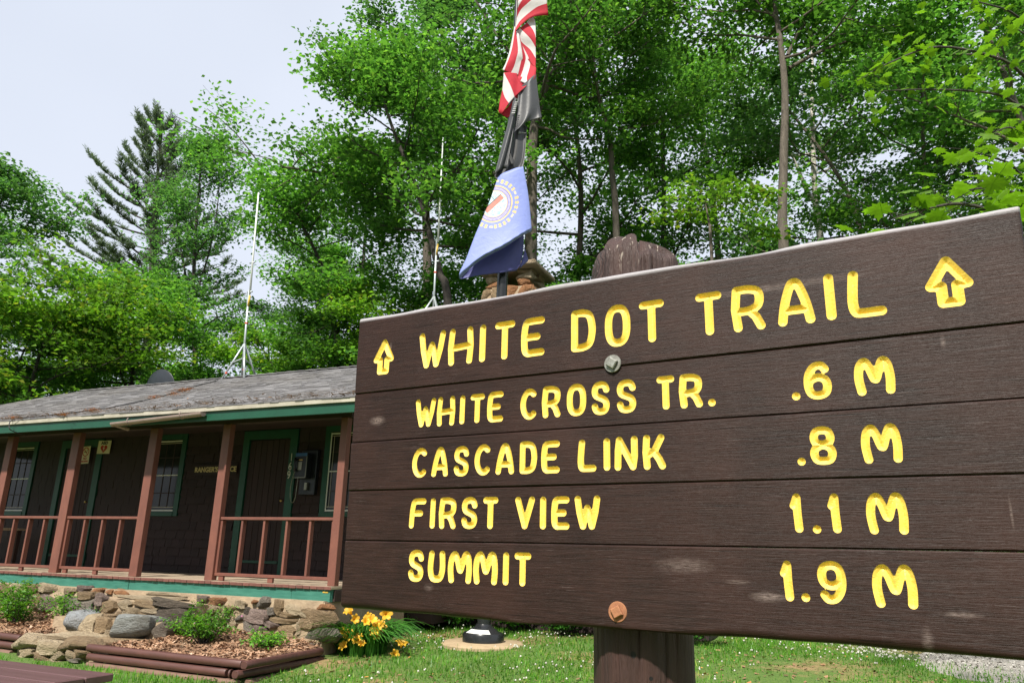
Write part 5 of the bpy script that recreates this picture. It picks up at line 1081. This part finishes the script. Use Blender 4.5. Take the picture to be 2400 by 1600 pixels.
def grow(seed, trunk, r0, crown_from=.3, limbs=16, reach=3.2, leaves=30000, ls=.12, flat=.35, cl_r=.39, rise=.45, side=None, extra=(), sub=6, taper=.18, prof=None, tilt=.5):
    """trunk, limbs, twigs and leaf sprays; returns (wood mesh, leaf vertices)"""
    r = np.random.RandomState(seed); W_ = Wood(); T = catmull(trunk, 22); tr = r0*(1-(1-taper)*np.linspace(0, 1, 22)**.9); tr[0] *= 1.25
    W_.tube(T, tr, 10); H = np.linalg.norm(T[-1]-T[0]); cl = []; wt = []
    def branch(p0, d, L, rad0, lvl, up):
        m = 7 if lvl == 0 else 5; P = [p0]; dd = d.copy()
        for k in range(m-1):
            dd = dd + r.normal(0, .16, 3) + np.array([0, 0, up*.12]); dd /= np.linalg.norm(dd); P.append(P[-1]+dd*L/(m-1))
        P = np.array(P); W_.tube(P, np.linspace(rad0, rad0*.25, m), 6 if lvl == 0 else 4)
        if lvl == 0:
            for j in range(sub):
                s_ = .25+.75*(j+r.rand())/sub; q = P[min(int(s_*(m-1)), m-2)]+(P[min(int(s_*(m-1))+1, m-1)]-P[min(int(s_*(m-1)), m-2)])*(s_*(m-1) % 1)
                az = r.choice((-1, 1))*r.uniform(.5, 1.25); c_, s2 = math.cos(az), math.sin(az); d2 = np.array([dd[0]*c_-dd[1]*s2, dd[0]*s2+dd[1]*c_, dd[2]*.6+r.normal(.05, .2)]); d2 /= np.linalg.norm(d2)
                branch(q, d2, L*r.uniform(.28, .5)*(1.25-.5*s_), rad0*.4, 1, up*.5)
            cl.append(P[-1]); wt.append(1.0); cl.append(P[-2]); wt.append(.8)
        else:
            for q in (P[1], P[2], P[3], P[4]): cl.append(q); wt.append(1.0)
            for _ in range(2): q = P[r.randint(2, 5)]+r.normal(0, .35*cl_r+.1, 3)*np.array([1, 1, .5]); W_.tube(np.array([P[2], q]), [rad0*.4, .004], 3); cl.append(q); wt.append(1)
    for i in range(limbs):
        t_ = crown_from+(1-crown_from)*((i+r.rand()*.8)/limbs); k = min(int(t_*21), 20); p0 = T[k]+(T[k+1]-T[k])*(t_*21-k)
        az = i*2.4+r.uniform(-.5, .5) if side is None else side+r.uniform(-1.7, 1.7); u = (t_-crown_from)/(1-crown_from)
        pf = (prof(u) if prof else (.55+.75*math.sin(math.pi*min(1, u*.85+.12)))*(1-.45*u)); L = reach*pf*r.uniform(.7, 1.2)
        el = rise*(.35+.9*u)+r.normal(0, .15); d = np.array([math.cos(az)*math.cos(el), math.sin(az)*math.cos(el), math.sin(el)])
        branch(p0, d, L, min(tr[k]*.5, .016*L+.008), 0, rise)
    cl.append(T[-1]); wt.append(2)
    for pts, rad0, nsub in extra:
        P = catmull(pts, 16); W_.tube(P, np.linspace(rad0, rad0*.3, 16), 7); L = np.linalg.norm(P[-1]-P[0])
        for j in range(nsub):
            s_ = r.uniform(.3, 1); q = P[int(s_*15)]; d = r.normal(0, 1, 3)*np.array([1, 1, .5]); d /= np.linalg.norm(d); branch(q, d, L*r.uniform(.18, .3), rad0*.3, 1, .2)
        cl.append(P[-1]); wt.append(1)
    cl = np.array(cl); wt = np.array(wt)*r.uniform(.15, 1.5, len(cl))**1.4; n = int(leaves*.55); ls = ls*1.2; idx = r.choice(len(cl), n, p=wt/wt.sum())
    off = np.clip(r.normal(0, 1, (n, 3)), -1.7, 1.7)*np.array([cl_r, cl_r, cl_r*flat]); P = cl[idx]+off
    l = ls*r.uniform(.65, 1.3, n); V = leaf_arrays(P, l, l*.68, r, tilt, .12)
    return W_.mesh('trunk'), V
def tree(name, label, base, wood, V, bark, leafm, group=None, cat='tree'):
    e = empty(name, base, 0, label, cat, group)
    obj('trunk', wood, M[bark], e); o = obj('crown', fastmesh('crown', V, np.arange(len(V)).reshape(-1, 4)), M[leafm], e); return e
def copy_tree(src, base, rz, sc_, label, group):
    e = empty(src.name.split('.')[0], base, rz, label, 'tree', group); e.scale = (sc_[0], sc_[0], sc_[1])
    for ch in src.children: c = ch.copy(); COL.objects.link(c); c.parent = e
    return e
def pxpath(pts, Y, r_to_ground=True):
    """trunk points given where the photo shows them, at depth Y (a number, or one per point)"""
    P = [at(p[0], p[1], (Y if len(p) < 3 else p[2])) for p in pts]
    g = P[0].copy(); d = (P[1]-P[0]); d = d/max(d[2], .3); g = P[0]-d*.25*0; b = np.array([P[0][0]-d[0]*.4, P[0][1]-d[1]*.4, 0]); b[2] = float(gz(b[0], b[1]))-.15
    return b, [p-b for p in [b]+P]
def hero(name, label, Y, pts, r0, bark, leafm, seed, extra=(), **k):
    b, T = pxpath(pts, Y)
    ex = [([at(q[0], q[1], q[2] if len(q) > 2 else Y)-b for q in e], rr_, ns) for e, rr_, ns in extra]
    w_, V = grow(seed, T, r0, extra=ex, **k); return tree(name, label, b, w_, V, bark, leafm)
# --- trees one can single out in the photograph
hero('oak_tree', 'large mottled-trunk oak directly behind the flags with a long dark limb reaching left', 18.5, [(1243, 660), (1246, 450), (1252, 300), (1285, 190), (1340, 110), (1420, -40), (1450, -200)], .20, 'bark', 'leafB', 1,
     extra=[([(1240, 440), (1165, 408), (1030, 402), (930, 412), (850, 420), (700, 396, 18), (660, 392, 17.8)], .075, 16), ([(1262, 285), (1230, 180), (1150, 60), (1080, -60)], .07, 14), ([(1330, 120), (1310, 40), (1290, -80)], .06, 10)],
     crown_from=.42, limbs=15, reach=4.2, leaves=34000, rise=.5)
hero('maple_tree', 'straight grey-trunked maple right of centre with a long limb slanting up to the right', 15.5, [(1838, 620), (1836, 400), (1840, 220), (1828, 90), (1815, 0), (1812, -160), (1820, -300)], .135, 'bark', 'leafA', 2,
     extra=[([(1850, 160), (1920, 122), (2030, 80), (2120, 40), (2200, -10)], .05, 14), ([(1846, 130), (1872, 75), (1905, 30), (1930, -30)], .045, 8), ([(1822, 45), (1790, 20), (1760, -15), (1740, -60)], .04, 8)],
     crown_from=.5, limbs=13, reach=3.2, leaves=22000, rise=.45)
hero('birch_tree', 'slender white-barked birch behind the straight grey maple', 21, [(1925, 580), (1912, 480), (1905, 330), (1903, 150), (1906, 20), (1910, -150)], .13, 'birch', 'leafA', 3, extra=[([(1900, 470), (1880, 420), (1855, 360)], .09, 0)], crown_from=.4, limbs=14, reach=2.6, leaves=17000)
hero('maple_tree', 'crooked grey-trunked tree with a forked stem above the sign post', 19.5, [(1445, 560), (1436, 420), (1428, 320), (1405, 235), (1392, 150), (1385, 40), (1370, -120)], .115, 'bark', 'leafA', 4, extra=[([(1430, 300), (1445, 275), (1480, 262), (1530, 255)], .05, 6)], crown_from=.42, limbs=14, reach=3.0, leaves=21000)
hero('maple_tree', 'leaning dark-trunked maple behind the thin antenna', 17.5, [(1050, 740), (1030, 640), (1005, 540), (985, 470), (960, 400), (920, 300), (895, 220), (885, 160)], .12, 'barkdark', 'leafA', 5, crown_from=.32, limbs=20, reach=2.5, leaves=30000, rise=.38)
hero('oak_tree', 'tall oak whose crown forms the left skyline edge beside the open sky', 23, [(1000, 800), (1000, 560), (990, 350), (975, 220), (1000, 80), (1040, -120)], .2, 'bark', 'leafD', 6, crown_from=.34, limbs=24, reach=3.0, leaves=40000, rise=.45, ls=.13)
hero('cherry_tree', 'arching tree whose sparse pointed branches reach into the sky over the cabin', 20.5, [(790, 860), (780, 740), (760, 640), (725, 560), (690, 500), (660, 470)], .10, 'barkdark', 'leafA', 7, extra=[([(700, 510), (600, 400), (500, 320), (410, 272)], .03, 7), ([(710, 520), (620, 400), (550, 310), (485, 255)], .03, 6)], crown_from=.25, limbs=18, reach=2.1, leaves=19000, rise=.35)
hero('poplar_tree', 'multi-stemmed pale green tree standing behind the porch roof', 27, [(455, 900), (452, 760), (455, 620), (462, 500), (470, 400), (475, 375)], .12, 'barkdark', 'leafD', 8, extra=[([(452, 720), (430, 620), (415, 520), (410, 430)], .05, 12), ([(455, 700), (485, 610), (505, 520), (515, 430)], .05, 12)], crown_from=.3, limbs=18, reach=2.0, leaves=20000, rise=.8, ls=.12)
hero('beech_tree', 'layered green tree at the left edge of the picture', 22, [(-60, 1000), (-50, 800), (-40, 640), (-25, 520), (-10, 450), (-5, 410)], .15, 'bark', 'leafD', 9, crown_from=.2, limbs=24, reach=2.5, leaves=28000, rise=.1, flat=.22)
hero('maple_sapling', 'sunlit yellow-green maple sapling with a thin pale stem above the sign', 14.2, [(1668, 600), (1664, 540), (1656, 490), (1652, 470)], .045, 'bark', 'leafC', 10, crown_from=.75, limbs=7, reach=1.5, leaves=2000, ls=.11, flat=.12, cl_r=.2, rise=.06, sub=4)
hero('maple_tree', 'yellow-green leafy tree behind the left end of the porch roof', 20, [(60, 1000), (70, 920), (90, 840), (110, 790), (120, 760)], .09, 'barkdark', 'leafC', 11, crown_from=.22, limbs=22, reach=3.4, leaves=36000, rise=.12, flat=.2)
hero('beech_tree', 'broad green tree filling the gap under the pine behind the cabin', 24, [(300, 1000), (310, 880), (320, 800), (325, 740), (330, 700)], .12, 'barkdark', 'leafA', 12, crown_from=.2, limbs=22, reach=3.2, leaves=32000, rise=.1, flat=.25)
# --- white pine
def pine(seed, trunk, r0, H):
    r = np.random.RandomState(seed); W_ = Wood(); T = catmull(trunk, 24); W_.tube(T, r0*(1-.9*np.linspace(0, 1, 24)), 9); VV = []
    def needles(P, n):
        i = r.randint(0, len(P)-1, n); t_ = r.rand(n)[:, None]; B = P[i]*(1-t_)+P[i+1]*t_; a = r.uniform(0, 6.28, n); dr = P[np.minimum(i+1, len(P)-1)]-P[i]; dr /= np.linalg.norm(dr, axis=1)[:, None]+1e-9
        d = dr*.55+np.stack([np.cos(a)*.7, np.sin(a)*.7, r.uniform(-.15, .55, n)], 1); d /= np.linalg.norm(d, axis=1)[:, None]; L = r.uniform(.14, .30, n)[:, None]; s = np.cross(d, r.normal(0, 1, (n, 3))); s /= np.linalg.norm(s, axis=1)[:, None]; w_ = .017
        VV.append(np.stack([B-s*w_*.4, B+d*L*.5-s*w_, B+d*L, B+d*L*.5+s*w_], 1).reshape(-1, 3))
    n_w = 17
    for k in range(n_w):
        u = .24+.75*k/n_w; c = min(int(u*23), 22); p0 = T[c]
        for j in range(5):
            az = j*1.257+r.uniform(-.4, .4)+k; L = (5.6*(1-u)**.75+.5)*r.uniform(.55, 1.1); L *= 1.0+.45*max(0, -math.cos(az)); el = -.05+.75*u*u+r.normal(0, .08)
            m = 9; d = np.array([math.cos(az)*math.cos(el), math.sin(az)*math.cos(el), math.sin(el)]); P = [p0]
            for q in range(m-1): d = d+np.array([0, 0, .055+.05*u])+r.normal(0, .03, 3); d /= np.linalg.norm(d); P.append(P[-1]+d*L/(m-1))
            P = np.array(P); W_.tube(P, np.linspace(.012*L+.012, .006, m), 4)
            for s_ in range(int(6+L*5.5)):
                q = r.uniform(.28, 1)*(m-1); a_ = P[int(min(q, m-2))]; f = P[min(int(q)+1, m-1)]-a_; f /= np.linalg.norm(f)+1e-9; sd_ = np.cross(f, [0, 0, 1])*r.choice((-1, 1)); e_ = f*r.uniform(.5, 1.1)+sd_*r.uniform(.2, .8)+np.array([0, 0, r.uniform(-.05, .18)])
                S = np.array([a_, a_+e_*.25, a_+e_*.55+np.array([0, 0, .05])])*1.0; W_.tube(S, [.008, .005, .003], 3); needles(S, 38)
            needles(P[3:], 50)
    needles(T[-4:], 120); return W_.mesh('trunk'), np.concatenate(VV)
b, T = pxpath([(352, 760), (356, 640), (362, 500), (372, 380), (380, 270)], 36); w_, V = pine(3, T, .26, 20); tree('white_pine', 'grey-green white pine with long upswept branches standing against the sky', b, w_, V, 'barkdark', 'needle')
# --- woodland behind: a handful of grown trees, repeated with turns and sizes
protos = []
for i, (H, rch, lv, lm, bk) in enumerate(((17, 3.6, 34000, 'leafA', 'bark'), (18, 3.2, 30000, 'leafB', 'barkdark'), (16, 4.0, 34000, 'leafD', 'bark'), (9, 2.8, 24000, 'leafC', 'barkdark'), (10, 3.0, 26000, 'leafA', 'barkdark'))):
    r = np.random.RandomState(70+i); T = [np.array([0, 0, -.3]), np.array([r.normal(0, .2), r.normal(0, .2), H*.3]), np.array([r.normal(0, .4), r.normal(0, .4), H*.65]), np.array([r.normal(0, .6), r.normal(0, .6), H])]
    protos.append(grow(80+i, T, H*.0105, crown_from=.22 if H < 12 else .34, limbs=20, reach=rch, leaves=lv, rise=.35 if H > 12 else .15, flat=.3, ls=.125)+(lm, bk, H))
GRP = 'woodland trees behind the cabin'
first = {}; meshes = {}
def place(pi, x_, y_, H, rz, lbl):
    w_, V, lm, bk, H0 = protos[pi]; base = (x_, y_, float(gz(x_, y_)))
    if pi not in first:
        e = tree('forest_tree', lbl, base, w_, V, bk, lm, GRP); first[pi] = e
    else: e = copy_tree(first[pi], base, rz, (1, 1), lbl, GRP)
    k = H/H0; e.scale = (k**.7, k**.7, k); e.rotation_euler = (0, 0, rz); return e
rng = random.Random(77)
# (photo x, depth, height, kind)
for x_, Y_, H, pi, lbl in (
    (1120, 26, 19, 1, 'tall dark green tree rising behind the flags left of the oak trunk'),
    (1420, 21, 9, 4, 'bushy green tree between the flags and the sign post top'),
    (1345, 24, 20, 0, 'tall mid-green tree between the oak and the crooked forked trunk'),
    (1580, 23, 18, 1, 'tall dark green tree above the word TRAIL'),
    (1720, 27, 20, 0, 'tall mid-green tree just left of the straight grey maple'),
    (2010, 20, 15, 2, 'bluish green tree right behind the white birch'),
    (2270, 18, 14, 0, 'mid-green tree behind the upper maple boughs at right'),
    (2420, 23, 17, 2, 'tall bluish green tree cut off by the right picture edge'),
    (2560, 15, 15, 0, 'nearest tall tree just past the right picture edge'),
    (1620, 17.5, 7.5, 4, 'bushy green tree behind the yellow-green sapling'),
    (1340, 17.5, 7, 4, 'bushy green tree just left of the sign post top'),
    (1510, 16, 5.4, 4, 'low bushy tree just right of the sign post top'),
    (1760, 19, 8, 4, 'bushy green tree at the foot of the straight grey maple, on its left'),
    (1960, 17, 6, 3, 'yellow-green understorey tree right of the birch foot'),
    (2140, 15, 5.5, 4, 'low bushy tree just above the sign top right of the word TRAIL'),
    (2310, 15.5, 6, 4, 'low bushy tree above the right arrow of the sign'),
    (1180, 21, 9, 4, 'bushy green tree behind the lowest flag'),
    (990, 20, 8.5, 4, 'bushy green tree behind the foot of the thin antenna'),
    (860, 20, 7.5, 3, 'yellow-green tree above the left end of the trail sign'),
    (720, 21, 7.5, 4, 'bushy green tree above the right end of the porch roof'),
    (600, 23, 7, 3, 'yellow-green tree behind the tripod of the porch antenna'),
    (480, 22, 5.5, 4, 'low bushy tree between the satellite dish and the porch antenna'),
    (370, 21, 4.8, 3, 'low yellow-green tree right behind the satellite dish'),
    (230, 22, 5, 4, 'low bushy tree behind the left end of the roof ridge'),
    (130, 25, 7.5, 4, 'bushy green tree under the left branches of the pine'),
    (-60, 20, 7, 4, 'bushy green tree at the left picture edge above the roof'),
    (40, 30, 10, 2, 'bluish tree behind the layered beech at the left edge'),
    (190, 33, 9.5, 0, 'mid-green tree beneath the lowest pine branches'),
    (560, 30, 10, 2, 'bluish tree between the poplar and the arching cherry'),
    (670, 28, 11.5, 0, 'mid-green tree behind the arching cherry crown'),
    (810, 29, 16, 1, 'dark tall tree left of the skyline oak'),
    (400, 33, 10, 4, 'bushy tree in the gap right of the pine trunk'),
    (-200, 26, 12, 0, 'tree standing just past the left picture edge'),
    (2650, 18, 16, 1, 'dark tall tree beyond the right picture edge'),
    (720, 36, 14, 2, 'farthest bluish tree between cherry and skyline oak'),
    (290, 40, 11, 0, 'far tree seen through the gap left of the pine trunk'),
    (90, 38, 11, 2, 'far bluish tree low in the sky gap left of the pine'),
    ):
    P = at(x_, 1290, Y_); place(pi, P[0], Y_, H, rng.uniform(0, 6.28), lbl)
# unseen trees added behind the viewer, holding back low sky light
for a, d, H, pi in ((-175, 17, 13, 2), (-150, 19, 14, 0), (-128, 18, 13, 1), (-104, 20, 14, 2), (-80, 19, 13, 0), (-55, 17, 13, 1), (-32, 16, 13, 2), (-12, 15, 13, 0), (192, 17, 13, 1), (-140, 14, 8, 4), (-95, 14, 8, 3), (-60, 13.5, 8, 4), (-165, 13.5, 8, 3)):
    e = place(pi, d*math.cos(rad(a)), d*math.sin(rad(a)), H, a*.1, 'unseen tree added behind the viewpoint to dim the low sky'); e['group'] = 'unseen trees added to dim the sky light'
# --- near maple whose boughs hang into the right of the picture: every leaf its own piece
def maple_leaf():
    lob = [(0, -.02), (.10, .10), (.30, .02), (.28, .16), (.52, .22), (.40, .36), (.56, .56), (.34, .56), (.30, .64), (.16, .60), (.17, .80), (.08, .80), (0, 1.0)]
    pts = lob+[(-x_, y_) for x_, y_ in lob[-2:0:-1]]; mb = MB(); V = [(0, .38, .02)]+[(x_, y_, -.10*abs(x_)-.12*max(0, y_-.4)**1.5) for x_, y_ in pts]; n = len(pts); mb.add(V, [(0, 1+i, 1+(i+1) % n) for i in range(n)]); mb.tube([(0, -.02, 0), (0, -.3, -.04), (0, -.55, -.02)], .012, 4, caps=False); me = mb.mesh('leaf', False); me.materials.append(M['leafN']); return me
ml = maple_leaf(); TB = np.array([5.4, 4.3, 0.0]); TB[2] = gz(TB[0], TB[1])
nm = empty('near_maple', TB, 0, 'young maple just right of the sign with large lime-green leaves hanging into the picture', 'tree')
W_ = Wood(); W_.tube(catmull([(0, 0, -.2), (.05, 0, 2), (-.05, .1, 4.2), (0, .2, 6.5)], 14), np.linspace(.075, .02, 14), 9); r = np.random.RandomState(91); nl = 0
boughs = [([(2420, 560, 4.3), (2330, 500, 4.2), (2250, 478, 4.1), (2170, 490, 4.0), (2095, 512, 3.9)], 50, .12), ([(2460, 500, 4.6), (2390, 460, 4.5), (2330, 440, 4.4), (2250, 448, 4.3)], 40, .125), ([(2480, 380, 4.8), (2420, 330, 4.8), (2370, 300, 4.7), (2330, 310, 4.6)], 32, .125),
          ([(2480, 200, 6.0), (2350, 140, 6.0), (2200, 110, 6.0), (2080, 150, 5.9), (2010, 190, 5.8)], 46, .105), ([(2480, 260, 6.2), (2330, 220, 6.2), (2180, 210, 6.1), (2050, 215, 6.0)], 44, .105), ([(2480, 60, 6.0), (2350, 20, 6.0), (2230, -10, 6.0)], 36, .11), ([(2460, 420, 5.6), (2360, 380, 5.6), (2260, 350, 5.6)], 26, .10), ([(2500, 130, 5.2), (2420, 90, 5.1), (2370, 60, 5.0)], 22, .11)]
for pts, n, s in boughs:
    P = [at(*p)-TB for p in pts]; root = np.array([0, .1, max(1.2, P[0][2]-.6)]); C_ = catmull([root]+P, 26); W_.tube(C_, np.linspace(.022, .003, 26), 5)
    for k in range(n):
        q = C_[r.randint(9, 26)]+r.normal(0, 1, 3)*np.array([.2, .2, .09]); o = obj('leaf', ml, None, nm); o.location = Vector(q); z = s*r.uniform(.7, 1.25); o.scale = (z, z, z)
        o.rotation_euler = (r.normal(-.25, .4), r.normal(0, .35), r.uniform(0, 6.28)); nl += 1
        if k % 3 == 0: j = C_[np.argmin(np.linalg.norm(C_-q, axis=1))]; W_.tube(np.array([j, q]), [.003, .0015], 3)
obj('trunk', W_.mesh('trunk'), M['barkdark'], nm)
